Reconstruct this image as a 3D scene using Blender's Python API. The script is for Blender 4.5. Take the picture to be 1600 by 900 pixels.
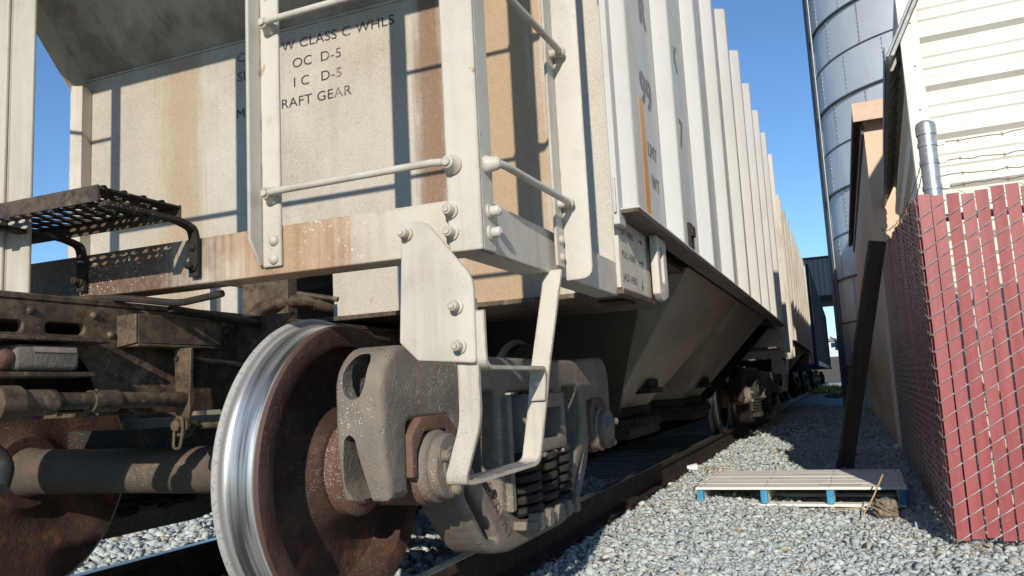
import bpy, bmesh, math, random
import numpy as np
from mathutils import Vector, Matrix
R = math.radians
PI = math.pi
random.seed(7); rng = np.random.default_rng(7)
sc = bpy.context.scene
for o in list(bpy.data.objects): bpy.data.objects.remove(o)
col = sc.collection

# ------------------------------------------------------------------ camera
F, YAW, PIT, ROL = 1257.377, 0.38425, 0.12633, -0.05231
CAM = Vector((2.290, -2.217, 0.673))
fw = Vector((-math.sin(YAW)*math.cos(PIT), math.cos(YAW)*math.cos(PIT), math.sin(PIT)))
rt = Vector((math.cos(YAW), math.sin(YAW), 0)); up = rt.cross(fw)
r2 = rt*math.cos(ROL) + up*math.sin(ROL); u2 = up*math.cos(ROL) - rt*math.sin(ROL)
cd = bpy.data.cameras.new('camera'); cam = bpy.data.objects.new('camera', cd); col.objects.link(cam)
M = Matrix((r2, u2, -fw)).transposed().to_4x4(); M.translation = CAM
cam.matrix_world = M
cd.sensor_width = 36; cd.lens = F*36/1600; cd.clip_start = .05; cd.clip_end = 6000
sc.camera = cam

# ------------------------------------------------------------------ sky, sun, exposure
SUN = Vector((.25, -1, .41)).normalized()
w = bpy.data.worlds.new('World'); sc.world = w; w.use_nodes = True
nt = w.node_tree; bg = nt.nodes['Background']
sky = nt.nodes.new('ShaderNodeTexSky'); sky.sky_type = 'NISHITA'; sky.sun_disc = False
sky.sun_elevation = math.asin(SUN.z); sky.sun_rotation = math.atan2(SUN.x, SUN.y)
sky.air_density = 1.0; sky.dust_density = 0.; sky.ozone_density = 4.0
tint = nt.nodes.new('ShaderNodeMix'); tint.data_type = 'RGBA'; tint.blend_type = 'MULTIPLY'; tint.inputs[0].default_value = 1; tint.inputs[7].default_value = (.85, 1, 1.12, 1)
nt.links.new(sky.outputs[0], tint.inputs[6]); nt.links.new(tint.outputs[2], bg.inputs[0]); bg.inputs[1].default_value = .132
ld = bpy.data.lights.new('sun', 'SUN'); ld.energy = 4.8; ld.angle = R(.5); ld.color = (1, .935, .82)
sun = bpy.data.objects.new('sun', ld); col.objects.link(sun); sun.location = (10, -30, 20)
sun.rotation_euler = SUN.to_track_quat('Z', 'Y').to_euler()
vs = sc.view_settings; vs.view_transform = 'Standard'; vs.look = 'None'; vs.exposure = 0.0; vs.gamma = 1; vs.use_curve_mapping = False

# ------------------------------------------------------------------ materials
class NT:
    def __init__(s, name):
        s.m = bpy.data.materials.new(name); s.m.use_nodes = True
        s.t = s.m.node_tree; s.b = s.t.nodes['Principled BSDF']
        s.tc = s.n('ShaderNodeTexCoord'); s.pos = s.tc.outputs['Object']
    def n(s, t, **k):
        o = s.t.nodes.new(t)
        for a, v in k.items(): setattr(o, a, v)
        return o
    def l(s, a, b):
        if isinstance(a, (int, float)): b.default_value = a
        elif isinstance(a, tuple): b.default_value = a if len(a) != 3 or b.type == 'VECTOR' else (*a, 1)
        else: s.t.links.new(a, b)
    def math(s, op, a, b=0.0, c=0.0):
        o = s.n('ShaderNodeMath', operation=op); s.l(a, o.inputs[0]); s.l(b, o.inputs[1]); s.l(c, o.inputs[2]); return o.outputs[0]
    def scl(s, v):
        o = s.n('ShaderNodeVectorMath', operation='MULTIPLY'); s.l(s.pos, o.inputs[0]); o.inputs[1].default_value = v; return o.outputs[0]
    def noise(s, sc_, det=4, vec=None, rough=.55, dist=0):
        o = s.n('ShaderNodeTexNoise'); s.l(vec or s.pos, o.inputs['Vector']); o.inputs['Scale'].default_value = sc_
        o.inputs['Detail'].default_value = det; o.inputs['Roughness'].default_value = rough; o.inputs['Distortion'].default_value = dist
        return o.outputs['Fac']
    def vor(s, sc_, vec=None, out='Distance', feat='F1'):
        o = s.n('ShaderNodeTexVoronoi', feature=feat); s.l(vec or s.pos, o.inputs['Vector']); o.inputs['Scale'].default_value = sc_; return o.outputs[out]
    def ss(s, v, a, b, lo=0., hi=1.):
        o = s.n('ShaderNodeMapRange', interpolation_type='SMOOTHSTEP'); s.l(v, o.inputs[0])
        o.inputs[1].default_value = a; o.inputs[2].default_value = b; o.inputs[3].default_value = lo; o.inputs[4].default_value = hi; return o.outputs[0]
    def mix(s, f, a, b, mode='MIX'):
        o = s.n('ShaderNodeMix', data_type='RGBA', blend_type=mode); s.l(f, o.inputs[0]); s.l(a, o.inputs[6]); s.l(b, o.inputs[7]); return o.outputs[2]
    def sep(s):
        o = s.n('ShaderNodeSeparateXYZ'); s.l(s.pos, o.inputs[0]); return o.outputs
    def out(s, c, rough=.6, metal=0., bump=None, bs=.3, bd=.002, spec=.4):
        s.l(c, s.b.inputs['Base Color']); s.l(rough, s.b.inputs['Roughness']); s.l(metal, s.b.inputs['Metallic'])
        s.b.inputs['Specular IOR Level'].default_value = spec
        if bump is not None:
            o = s.n('ShaderNodeBump'); o.inputs['Strength'].default_value = bs; o.inputs['Distance'].default_value = bd
            s.l(bump, o.inputs['Height']); s.l(o.outputs[0], s.b.inputs['Normal'])
        return s.m

def paint(name, base, grime=(.30, .23, .16), g=.5, rust=(.30, .15, .065), rs=.25, spk=.5, grain=0., flecks=0., stains=(), rough=.5, edge=0.):
    s = NT(name)
    big = s.noise(1.7, 6, rough=.65); st = s.noise(1., 5, s.scl((9, 9, .55)), rough=.6)
    c = s.mix(s.math('MULTIPLY', s.ss(big, .42, .72), g), base, grime)
    c = s.mix(s.math('MULTIPLY', s.ss(st, .5, .75), g*.8), c, grime)
    rn = s.noise(5.5, 8, rough=.7)
    md = s.noise(14, 5, rough=.65); c = s.mix(s.math('MULTIPLY', s.ss(md, .45, .75), g*.55), c, tuple(x*.62 for x in base))
    chip = s.math('MULTIPLY', s.ss(s.noise(26, 3, rough=.5, dist=.6), .70, .715), s.ss(s.noise(1.3, 3), .45, .65)); c = s.mix(s.math('MULTIPLY', chip, min(1, rs*2.2)), c, rust)
    c = s.mix(s.math('MULTIPLY', s.ss(rn, .58, .74), rs), c, rust)
    if g >= 1:
        c = s.mix(s.ss(s.noise(23, 7, rough=.78), .40, .66, 0, .85), c, grime); c = s.mix(s.ss(s.noise(11, 6, rough=.7), .56, .68, 0, .6), c, (.24, .19, .135)); c = s.mix(s.ss(s.noise(31, 5, rough=.7), .6, .7, 0, .6), c, rust)
    X, Y, Z = s.sep()
    fine = s.noise(60, 3, rough=.7); stf = s.noise(1., 5, s.scl((45, 45, 1.4)), rough=.65) if stains else None
    for (ax, c0, hw, z0, z1, k, rc) in stains:
        d = s.math('ABSOLUTE', s.math('SUBTRACT', (X, Y, Z)[ax], c0))
        d = s.math('ADD', d, s.math('MULTIPLY', s.math('SUBTRACT', st, .5), hw*1.1)); d = s.math('ADD', d, s.math('MULTIPLY', s.math('SUBTRACT', stf, .5), hw*.9)); d = s.math('ADD', d, s.math('MULTIPLY', s.math('SUBTRACT', rn, .5), hw*.9))
        f = s.math('MULTIPLY', s.ss(d, hw, hw*.25), k)
        f = s.math('MULTIPLY', f, s.ss(Z, z0, z1))
        f = s.math('MULTIPLY', f, s.ss(fine, .25, .62, .82, 1.))
        c = s.mix(f, c, rc)
    sp = s.noise(150, 2, rough=.6)
    c = s.mix(s.math('MULTIPLY', s.math('MULTIPLY', s.ss(sp, .58, .70), s.ss(big, .35, .7)), spk), c, (.10, .075, .05))
    sp2 = s.noise(38, 4, rough=.75)
    c = s.mix(s.math('MULTIPLY', s.ss(sp2, .70, .78), spk), c, (.14, .09, .05))
    if edge:
        bv = s.n('ShaderNodeBevel', samples=6); bv.inputs['Radius'].default_value = .012
        gn = s.n('ShaderNodeNewGeometry'); dp = s.n('ShaderNodeVectorMath', operation='DOT_PRODUCT'); s.l(bv.outputs[0], dp.inputs[0]); s.l(gn.outputs['Normal'], dp.inputs[1])
        ew = s.math('MULTIPLY', s.ss(dp.outputs['Value'], .985, .86), s.ss(s.noise(19, 5, rough=.7), .36, .6))
        c = s.mix(s.math('MULTIPLY', ew, edge), c, (.24, .15, .085))
    h = s.math('ADD', s.math('MULTIPLY', sp, .4), s.math('MULTIPLY', rn, .6))
    if grain:
        gr = s.noise(330, 2, rough=.7)
        c = s.mix(s.math('MULTIPLY', s.ss(gr, .42, .66), grain), c, (.13, .09, .055))
        h = s.math('ADD', h, s.math('MULTIPLY', gr, .6))
    if flecks:
        v = s.vor(95); k2 = s.math('ADD', s.noise(3., 3), s.math('MULTIPLY', s.math('SUBTRACT', s.noise(48, 3, rough=.7), .5), .8))
        thr = s.ss(k2, .45, .85, .0, .40)
        c = s.mix(s.math('MULTIPLY', s.math('LESS_THAN', v, thr), flecks), c, (.58, .54, .46))
    return s.out(c, s.ss(rn, .3, .75, rough-.08, rough+.2), 0, h, .35, .0025, .35)

def castiron(name, base, dust=(.30, .24, .17), d=.45, rust=.3, flecks=.6, rough=.75):
    s = NT(name)
    a = s.noise(6, 6, rough=.7); b = s.noise(28, 5, rough=.7)
    c = s.mix(s.math('MULTIPLY', s.ss(a, .4, .7), d), base, dust)
    c = s.mix(s.math('MULTIPLY', s.ss(s.noise(9, 6, rough=.7), .52, .7), rust), c, (.22, .085, .045))
    c = s.mix(s.ss(b, .55, .75, 0, .45), c, (.035, .028, .022))
    if flecks:
        v = s.vor(150); v2 = s.vor(62); k2 = s.noise(3.5, 4); k2 = s.math('ADD', k2, s.math('MULTIPLY', s.math('SUBTRACT', s.noise(55, 3, rough=.7), .5), .9))
        c = s.mix(s.math('MULTIPLY', s.math('LESS_THAN', v, s.ss(k2, .40, .8, .0, .42)), flecks), c, (.52, .48, .41))
        c = s.mix(s.math('MULTIPLY', s.math('LESS_THAN', v2, s.ss(k2, .5, .9, 0., .26)), flecks*.8), c, (.5, .46, .4))
    h = s.math('ADD', b, s.math('MULTIPLY', s.noise(120, 3), .5))
    return s.out(c, rough, 0, h, .8, .005, .3)

CREAM = (.60, .545, .44)
M_ = {}
ORG = (.42, .20, .075)
M_['endwall'] = paint('end_wall_paint', (.60, .56, .49), g=.30, rs=.15, spk=.6, grain=.68, stains=[
    (0, -.80, .20, -1, 0, .6, (.40, .25, .12)), (0, -.95, .45, -1, 0, .3, (.45, .34, .2)), (0, 1.0, .36, -1, 0, .85, (.45, .28, .14)), (0, .67, .11, -1, 0, .95, (.22, .11, .06)), (0, .3, .5, -1, 0, .2, (.47, .36, .24))])
M_['cream'] = paint('weathered_cream_paint', (.53, .495, .425), g=.5, rs=.4, spk=.5, edge=.75)
M_['sill'] = paint('end_sill_paint', (.53, .48, .40), g=.5, rs=.45, spk=.5, edge=.7, flecks=.9, stains=[
    (0, .86, .36, -1, 0, .8, (.40, .23, .11)), (0, .0, 1.05, -1, 0, 1.0, (.13, .075, .05))])
M_['white'] = paint('side_white_paint', (.52, .51, .485), g=.16, rs=.10, spk=.12, rough=.45, stains=[(1, .98, .1, -1, 0, .15, (.6, .45, .25))])
M_['slope'] = paint('slope_sheet_paint', (.46, .42, .36), grime=(.16, .12, .085), g=.85, rs=.5, spk=.7, rough=.5)
M_['beige'] = paint('beige_weathered_paint', (.50, .46, .39), g=.45, rs=.35, spk=.4)
M_['under'] = paint('underframe_grimy_paint', (.135, .095, .062), grime=(.022, .017, .013), g=1.0, rs=.7, spk=.7, flecks=.25, rust=(.17, .085, .045))
M_['shadeunder'] = paint('shade_dark_underframe_paint', (.05, .04, .03), grime=(.025, .02, .016), g=.6, rs=.3, spk=.3)  # shade under the car put into the colour, along with grime
M_['axle'] = castiron('dusty_axle_steel', (.075, .062, .05), (.15, .11, .08), d=.45, rust=.35, flecks=.2)
M_['darkunder'] = paint('hopper_grimy_paint', (.32, .265, .20), grime=(.15, .115, .08), g=.6, rs=.3, spk=.3, rough=.6)
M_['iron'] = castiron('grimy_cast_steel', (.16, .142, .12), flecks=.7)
M_['dkiron'] = castiron('dark_grimy_shaded_steel', (.022, .019, .016), (.07, .055, .042), d=.35, flecks=.25)  # grimy steel; on the far truck frames its darkness stands in for shade
M_['rust'] = castiron('rusty_steel', (.125, .062, .044), (.20, .14, .105), d=.55, rust=.35, flecks=.55)
M_['wheelr'] = castiron('rusty_wheel_steel', (.05, .024, .018), (.13, .085, .06), d=.4, rust=.5, flecks=.12)
M_['blueblack'] = paint('dark_blue_car_paint', (.025, .035, .06), grime=(.05, .045, .04), g=.4, rs=.2, spk=.2)
M_['blackcar'] = paint('black_car_paint', (.02, .02, .022), grime=(.05, .045, .04), g=.4, rs=.2, spk=.2)

def mk_tread():
    s = NT('polished_wheel_tread')
    X, Y, Z = s.sep()
    st = s.noise(1., 4, s.scl((170, 3, 3)), rough=.6); b = s.noise(9, 4)
    pol = s.math('MULTIPLY', s.ss(X, .704, .716), s.ss(X, .806, .794))
    c = s.mix(pol, s.mix(s.ss(X, .76, .77), (.20, .185, .165), (.075, .04, .03)), s.mix(s.ss(s.math('ADD', s.math('MULTIPLY', st, .25), s.math('MULTIPLY', s.noise(1., 2, s.scl((26, 2.5, 2.5))), .75)), .36, .64), (.17, .168, .165), (.80, .795, .79)))
    fl = s.noise(90, 4, rough=.8)
    c = s.mix(s.math('MULTIPLY', s.ss(X, .703, .699), s.ss(fl, .35, .5)), c, (.36, .35, .33))
    r = s.math('ADD', s.math('MULTIPLY', pol, -.36), s.math('ADD', .74, s.math('MULTIPLY', s.math('SUBTRACT', st, .5), .15)))
    return s.out(c, r, s.math('MULTIPLY', pol, .92), s.math('ADD', s.math('MULTIPLY', st, .15), s.math('MULTIPLY', fl, .2)), .1, .001, .5)
M_['tread'] = mk_tread()

def plain(name, c, rough=.6, metal=0, var=.25, bs=.15, sc_=14):
    s = NT(name); n = s.noise(sc_, 6, rough=.7)
    d = tuple(x*(1-var) for x in c); e = tuple(min(1, x*(1+var)) for x in c)
    return s.out(s.mix(s.ss(n, .3, .7), d, e), rough, metal, n, bs, .002)
def mk_ink(name, c1, c2, k):
    s = NT(name); f = s.noise(70, 4, rough=.7); g = s.noise(9, 4, rough=.7)
    w_ = s.math('MAXIMUM', s.ss(f, .56, .70, 0, k), s.ss(g, .55, .75, 0, k*.7))
    return s.out(s.mix(w_, c1, c2), .65, 0, f, .1, .001)
M_['ink'] = mk_ink('worn_black_stencil_paint', (.035, .033, .03), (.45, .41, .35), .75)
M_['greyink'] = mk_ink('faded_grey_stencil_paint', (.23, .225, .22), (.46, .45, .43), .7)
M_['orange'] = plain('orange_reflective_stripe', (.55, .22, .03), .35, var=.08)
M_['teal'] = plain('teal_spray_paint', (.08, .30, .34), .6)
M_['railside'] = castiron('rusty_rail', (.022, .016, .013), (.07, .05, .04), d=.3, flecks=0)
M_['railtop'] = plain('worn_rail_top', (.42, .41, .40), .25, .9, .2)
M_['rubber'] = plain('black_rubber', (.02, .02, .02), .7)
M_['wire'] = plain('galvanised_wire', (.46, .46, .45), .45, .7)
M_['silopipe'] = plain('weathered_silo_pipe', (.16, .17, .19), .5, .6, .18, .05, 25)
M_['galv'] = plain('galvanised_pipe', (.40, .42, .44), .4, .7, .18, .05, 25)
M_['barb'] = plain('rusted_barbed_wire', (.14, .10, .07), .7, .3)

def mk_wood(name, c1, c2, axis=0, rough=.8):
    s = NT(name); v = [38, 38, 38]; v[axis] = 1.6
    n = s.noise(1., 6, s.scl(tuple(v)), rough=.65, dist=.4); m = s.noise(3, 4)
    c = s.mix(s.ss(n, .3, .7), c1, c2); c = s.mix(s.ss(m, .5, .75, 0, .15), c, tuple(x*.55 for x in c1))
    return s.out(c, rough, 0, n, .15, .001, .2)
M_['wood'] = mk_wood('weathered_pallet_wood', (.76, .70, .62), (.86, .81, .74))
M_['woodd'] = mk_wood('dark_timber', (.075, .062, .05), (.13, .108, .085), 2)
M_['tie'] = mk_wood('sleeper_timber', (.13, .10, .075), (.25, .20, .15), 0)
M_['blue'] = plain('blue_pallet_paint', (.05, .25, .42), .7, 0, .3)
M_['bark'] = mk_wood('broken_log_wood', (.13, .10, .07), (.30, .25, .19), 2)
M_['twig'] = plain('dry_twig', (.42, .29, .16), .8)

def mk_slat():
    s = NT('red_plastic_slat'); X, Y, Z = s.sep()
    n = s.noise(1., 5, s.scl((20, 20, 1.2))); f = s.noise(40, 4)
    c = s.mix(s.ss(n, .3, .7), (.25, .046, .046), (.32, .075, .072))
    c = s.mix(s.math('MULTIPLY', s.ss(f, .55, .75), .35), c, (.36, .17, .16))
    c = s.mix(s.math('MULTIPLY', s.ss(Z, .1, -.2), s.ss(f, .35, .6)), c, (.33, .24, .2))
    return s.out(c, .48, 0, n, .1, .002, .4)
M_['slat'] = mk_slat()
def mk_siding():
    s = NT('cream_metal_siding'); n = s.noise(3, 5); f = s.noise(70, 3); st = s.noise(1, 4, s.scl((7, 7, .8)))
    c = s.mix(s.ss(n, .35, .75), (.65, .635, .57), (.60, .58, .51)); c = s.mix(s.ss(st, .55, .8, 0, .3), c, (.46, .41, .31))
    c = s.mix(s.ss(f, .66, .74, 0, .4), c, (.3, .25, .18)); c = s.mix(s.ss(s.noise(1, 6, s.scl((.8, .8, 6)), rough=.7), .52, .72, 0, .3), c, (.42, .38, .29))
    return s.out(c, .42, 0, n, .05, .002, .4)
M_['siding'] = mk_siding()
M_['soffit'] = plain('grey_roof_underside', (.36, .36, .345), .6)
def mk_stucco():
    s = NT('tan_stucco'); n = s.noise(1.2, 5); f = s.noise(90, 4)
    c = s.mix(s.ss(n, .35, .7), (.74, .54, .39), (.68, .48, .34)); return s.out(c, .85, 0, f, .4, .004, .2)
M_['stucco'] = mk_stucco()
M_['trim'] = plain('tan_painted_trim', (.60, .42, .29), .6, 0, .08)
M_['dktrim'] = plain('brown_eave', (.17, .12, .085), .7)
def mk_silo():
    s = NT('galvanised_silo_sheet'); n = s.noise(1.3, 4); f = s.noise(1., 4, s.scl((5, 5, .6)))
    v = s.vor(55, out='Color')
    c = s.mix(s.ss(n, .3, .7), (.58, .60, .63), (.66, .68, .70)); c = s.mix(s.ss(f, .5, .8, 0, .35), c, (.32, .33, .35))
    c = s.mix(.05, c, v)
    return s.out(c, s.ss(f, .3, .7, .45, .58), .3, n, .06, .01, .5)
M_['silo'] = mk_silo()
M_['dksteel'] = plain('dark_silo_band', (.10, .10, .105), .5, .5)
M_['greymetal'] = plain('grey_corrugated_steel', (.22, .205, .185), .8, 0, .1)
M_['seam'] = plain('dull_grey_seam', (.27, .28, .29), .5, .3)
M_['dkmetal'] = plain('shed_dark_steel', (.035, .035, .035), .7)
M_['concrete'] = plain('pale_concrete', (.45, .44, .41), .8)
M_['farwhite'] = plain('pale_far_wall', (.52, .55, .58), .7)
M_['fardark'] = plain('dark_far_container', (.05, .05, .052), .7)
M_['can'] = plain('white_can', (.75, .76, .78), .3)
def mk_leaf(name, c1, c2):
    s = NT(name); n = s.noise(9, 3); return s.out(s.mix(s.ss(n, .3, .7), c1, c2), .7, 0, None, spec=.2)
M_['leaf'] = mk_leaf('weed_leaf', (.10, .14, .02), (.32, .31, .06))
M_['dryleaf'] = mk_leaf('dry_weed', (.16, .11, .05), (.22, .10, .05))
M_['grass'] = mk_leaf('dry_grass', (.30, .27, .09), (.20, .25, .06))

def mk_stone():
    s = NT('ballast_stone'); a = s.n('ShaderNodeAttribute', attribute_name='tone'); n = s.noise(45, 5, rough=.7)
    c = s.mix(a.outputs['Fac'], (.33, .36, .35), (.53, .56, .535))
    c = s.mix(s.ss(n, .5, .72, 0, .45), c, (.21, .225, .21)); f = s.n('ShaderNodeAttribute', attribute_name='warm')
    c = s.mix(f.outputs['Fac'], c, (.40, .33, .235))
    return s.out(c, .85, 0, n, .3, .004, .2)
M_['stone'] = mk_stone()
def mk_ground():
    s = NT('gravel_ground'); v = s.vor(28); v2 = s.vor(28, out='Color'); n = s.noise(1.1, 5); f = s.noise(60, 4)
    bw = s.n('ShaderNodeRGBToBW'); s.l(v2, bw.inputs[0])
    c = s.mix(bw.outputs[0], (.21, .235, .23), (.41, .425, .40)); c = s.mix(s.ss(v, .42, .75, 0, .75), c, (.09, .09, .08))
    c = s.mix(s.ss(n, .5, .75, 0, .35), c, (.30, .26, .19))
    return s.out(c, .9, 0, s.math('SUBTRACT', s.math('MULTIPLY', f, .3), v), .9, .03, .2)
M_['ground'] = mk_ground()
def mk_field():
    s = NT('dry_field'); n = s.noise(.3, 6); f = s.noise(7, 5)
    c = s.mix(s.ss(n, .35, .65), (.30, .28, .16), (.24, .24, .09)); c = s.mix(s.ss(f, .5, .7, 0, .4), c, (.35, .33, .26))
    return s.out(c, .95, 0, f, .5, .05, .1)
M_['field'] = mk_field()

# ------------------------------------------------------------------ geometry helpers
def props(o, label=None, category=None, group=None, kind=None):
    for k, v in (('label', label), ('category', category), ('group', group), ('kind', kind)):
        if v: o[k] = v
    return o
def link(name, me, m, parent=None, bevel=0, seg=2, sm=35, **k):
    me.materials.clear(); me.materials.append(M_[m] if isinstance(m, str) else m)
    me.polygons.foreach_set('use_smooth', [True]*len(me.polygons))
    me.set_sharp_from_angle(angle=R(sm))
    o = bpy.data.objects.new(name, me); col.objects.link(o)
    if parent: o.parent = parent
    if bevel:
        b = o.modifiers.new('bevel', 'BEVEL'); b.width = bevel; b.segments = seg; b.limit_method = 'ANGLE'; b.angle_limit = R(40)
    return props(o, **k)
def empty(name, loc=(0, 0, 0), rz=0, **k):
    o = bpy.data.objects.new(name, None); col.objects.link(o); o.location = loc; o.rotation_euler = (0, 0, rz); o.empty_display_size = .2
    return props(o, **k)
def roundpoly(pts, r=.02, n=4):
    out = []; N = len(pts)
    for i in range(N):
        p0, p1, p2 = Vector(pts[i-1][:2]), Vector(pts[i][:2]), Vector(pts[(i+1) % N][:2])
        rr = pts[i][2] if len(pts[i]) > 2 else r
        a = (p0-p1); b = (p2-p1); d = min(rr, a.length*.45, b.length*.45)
        if d < 1e-5: out.append(tuple(p1)); continue
        s, e = p1+a.normalized()*d, p1+b.normalized()*d
        for k in range(n+1):
            t = k/n; q = s*(1-t)**2 + p1*2*t*(1-t) + e*t*t; out.append((q.x, q.y))
    return out
ORI = {'x': Matrix(((0, 0, 1, 0), (1, 0, 0, 0), (0, 1, 0, 0), (0, 0, 0, 1))), 'y': Matrix(((1, 0, 0, 0), (0, 0, -1, 0), (0, 1, 0, 0), (0, 0, 0, 1))), 'z': Matrix.Identity(4)}
def plate(outer, holes=(), t=.01, bev=.0, ori='y', pos=0., bres=2):
    """flat plate with holes; ori names its normal axis, pos is where its mid-plane lies on that axis"""
    cu = bpy.data.curves.new('c', 'CURVE'); cu.dimensions = '2D'; cu.fill_mode = 'BOTH'
    cu.extrude = max(t/2-bev, 1e-4); cu.bevel_depth = bev; cu.bevel_resolution = bres; cu.offset = -bev
    for P in [outer]+list(holes):
        s = cu.splines.new('POLY'); s.points.add(len(P)-1); s.use_cyclic_u = True
        for i, q in enumerate(P): s.points[i].co = (q[0], q[1], 0, 1)
    o = bpy.data.objects.new('c', cu); col.objects.link(o)
    dg = bpy.context.evaluated_depsgraph_get(); me = bpy.data.meshes.new_from_object(o.evaluated_get(dg))
    bpy.data.objects.remove(o); bpy.data.curves.remove(cu)
    T = {'x': (pos, 0, 0), 'y': (0, pos, 0), 'z': (0, 0, pos)}[ori]
    me.transform(Matrix.Translation(T) @ ORI[ori])
    bm = bmesh.new(); bm.from_mesh(me); bmesh.ops.remove_doubles(bm, verts=bm.verts, dist=1e-5); bm.to_mesh(me); bm.free()
    return me
def ell(cx, cy, a, b, n=14, rot=0):
    c, s = math.cos(rot), math.sin(rot)
    return [(cx+a*math.cos(t)*c-b*math.sin(t)*s, cy+a*math.cos(t)*s+b*math.sin(t)*c) for t in [2*PI*k/n for k in range(n)]]
class MB:
    def __init__(s): s.v = []; s.f = []
    def add(s, v, f):
        n = len(s.v); s.v += [tuple(x) for x in v]; s.f += [tuple(i+n for i in q) for q in f]; return s
    def mesh(s, me):
        return s.add([v.co[:] for v in me.vertices], [tuple(p.vertices) for p in me.polygons])
    def box(s, x0, x1, y0, y1, z0, z1):
        return s.add([(x, y, z) for x in (x0, x1) for y in (y0, y1) for z in (z0, z1)], [(0, 1, 3, 2), (4, 6, 7, 5), (0, 4, 5, 1), (2, 3, 7, 6), (0, 2, 6, 4), (1, 5, 7, 3)])
    def hexa(s, a, b):
        """two quads a, b (same winding) joined to a solid"""
        return s.add(list(a)+list(b), [(3, 2, 1, 0), (4, 5, 6, 7)]+[(i, (i+1) % 4, 4+(i+1) % 4, 4+i) for i in range(4)])
    def prism(s, poly, ax, a, b):
        n = len(poly)
        mk = {'x': lambda p, t: (t, p[0], p[1]), 'y': lambda p, t: (p[0], t, p[1]), 'z': lambda p, t: (p[0], p[1], t)}[ax]
        return s.add([mk(p, a) for p in poly]+[mk(p, b) for p in poly], [tuple(range(n-1, -1, -1)), tuple(range(n, 2*n))]+[(i, (i+1) % n, n+(i+1) % n, n+i) for i in range(n)])
    def lathe(s, prof, ax=(1, 0, 0), c=(0, 0, 0), n=48):
        """prof: (distance along ax, radius)"""
        ax = Vector(ax).normalized(); u = ax.orthogonal().normalized(); w_ = ax.cross(u); c = Vector(c); m = len(prof); v = []; f = []
        for (d, r) in prof:
            for k in range(n):
                a = 2*PI*k/n; v.append(c+ax*d+(u*math.cos(a)+w_*math.sin(a))*max(r, 1e-4))
        for i in range(m-1):
            for k in range(n): f.append((i*n+k, i*n+(k+1) % n, (i+1)*n+(k+1) % n, (i+1)*n+k))
        f.append(tuple(range(n-1, -1, -1))); f.append(tuple((m-1)*n+k for k in range(n)))
        return s.add(v, f)
    def cyl(s, a, b, r, n=16, r1=None):
        a, b = Vector(a), Vector(b); return s.lathe([(0, r), ((b-a).length, r if r1 is None else r1)], b-a, a, n)
    def bolt(s, c, ax, r=.014, h=.03, washer=.0):
        ax = Vector(ax); p = [(0, r*1.45), (.006, r*1.45), (.008, r), (h*.8, r), (h*.86, r*.92), (h*.9, r*.6), (h, r*.55)]
        return s.lathe(p, ax, c, 16)
    def dome(s, c, ax, r=.015, h=.011): return s.lathe([(0, r), (h*.45, r*.88), (h*.8, r*.6), (h, r*.2)], ax, c, 14)
    def tube(s, path, r, n=10, fil=0., closed=False):
        P = [Vector(p) for p in path]
        if fil:
            Q = [P[0]]
            for i in range(1, len(P)-1):
                a, b = P[i-1]-P[i], P[i+1]-P[i]; d = min(fil, a.length*.45, b.length*.45); st, e = P[i]+a.normalized()*d, P[i]+b.normalized()*d
                for k in range(6): t = k/5; Q.append(st*(1-t)**2+P[i]*2*t*(1-t)+e*t*t)
            P = Q+[P[-1]]
        v = []; f = []; t0 = (P[1]-P[0]).normalized(); u = t0.orthogonal().normalized()
        for i, p in enumerate(P):
            t = (P[min(i+1, len(P)-1)]-P[max(i-1, 0)]).normalized(); u = (u-t*u.dot(t)).normalized(); w_ = t.cross(u)
            rr = r[i] if isinstance(r, (list, tuple)) else r
            for k in range(n): a = 2*PI*k/n; v.append(p+(u*math.cos(a)+w_*math.sin(a))*rr)
        for i in range(len(P)-1):
            for k in range(n): f.append((i*n+k, i*n+(k+1) % n, (i+1)*n+(k+1) % n, (i+1)*n+k))
        f.append(tuple(range(n-1, -1, -1))); f.append(tuple((len(P)-1)*n+k for k in range(n)))
        return s.add(v, f)
    def strap(s, path, wv, t, fil=.05):
        """flat bar bent along path; wv = full width vector (or one per point)"""
        P = [Vector(p) for p in path]; Q = [P[0]]
        for i in range(1, len(P)-1):
            a, b = P[i-1]-P[i], P[i+1]-P[i]; d = min(fil, a.length*.45, b.length*.45); st, e = P[i]+a.normalized()*d, P[i]+b.normalized()*d
            for k in range(6): q = k/5; Q.append(st*(1-q)**2+P[i]*2*q*(1-q)+e*q*q)
        Q.append(P[-1]); v = []; f = []; wv = Vector(wv)
        for i, p in enumerate(Q):
            tg = (Q[min(i+1, len(Q)-1)]-Q[max(i-1, 0)]).normalized(); nn = tg.cross(wv).normalized()*t/2; h = wv/2
            v += [p-h-nn, p+h-nn, p+h+nn, p-h+nn]
        for i in range(len(Q)-1):
            for k in range(4): f.append((i*4+k, i*4+(k+1) % 4, i*4+4+(k+1) % 4, i*4+4+k))
        f += [(3, 2, 1, 0), tuple((len(Q)-1)*4+k for k in range(4))]
        return s.add(v, f)
    def quad(s, *p): return s.add(p, [tuple(range(len(p)))])
    def me(s, name='mesh'):
        me = bpy.data.meshes.new(name); me.from_pydata(s.v, [], s.f)
        bm = bmesh.new(); bm.from_mesh(me); bmesh.ops.recalc_face_normals(bm, faces=bm.faces); bm.to_mesh(me); bm.free(); return me
    def obj(s, name, m, parent=None, **k): return link(name, s.me(name), m, parent, **k)
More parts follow.
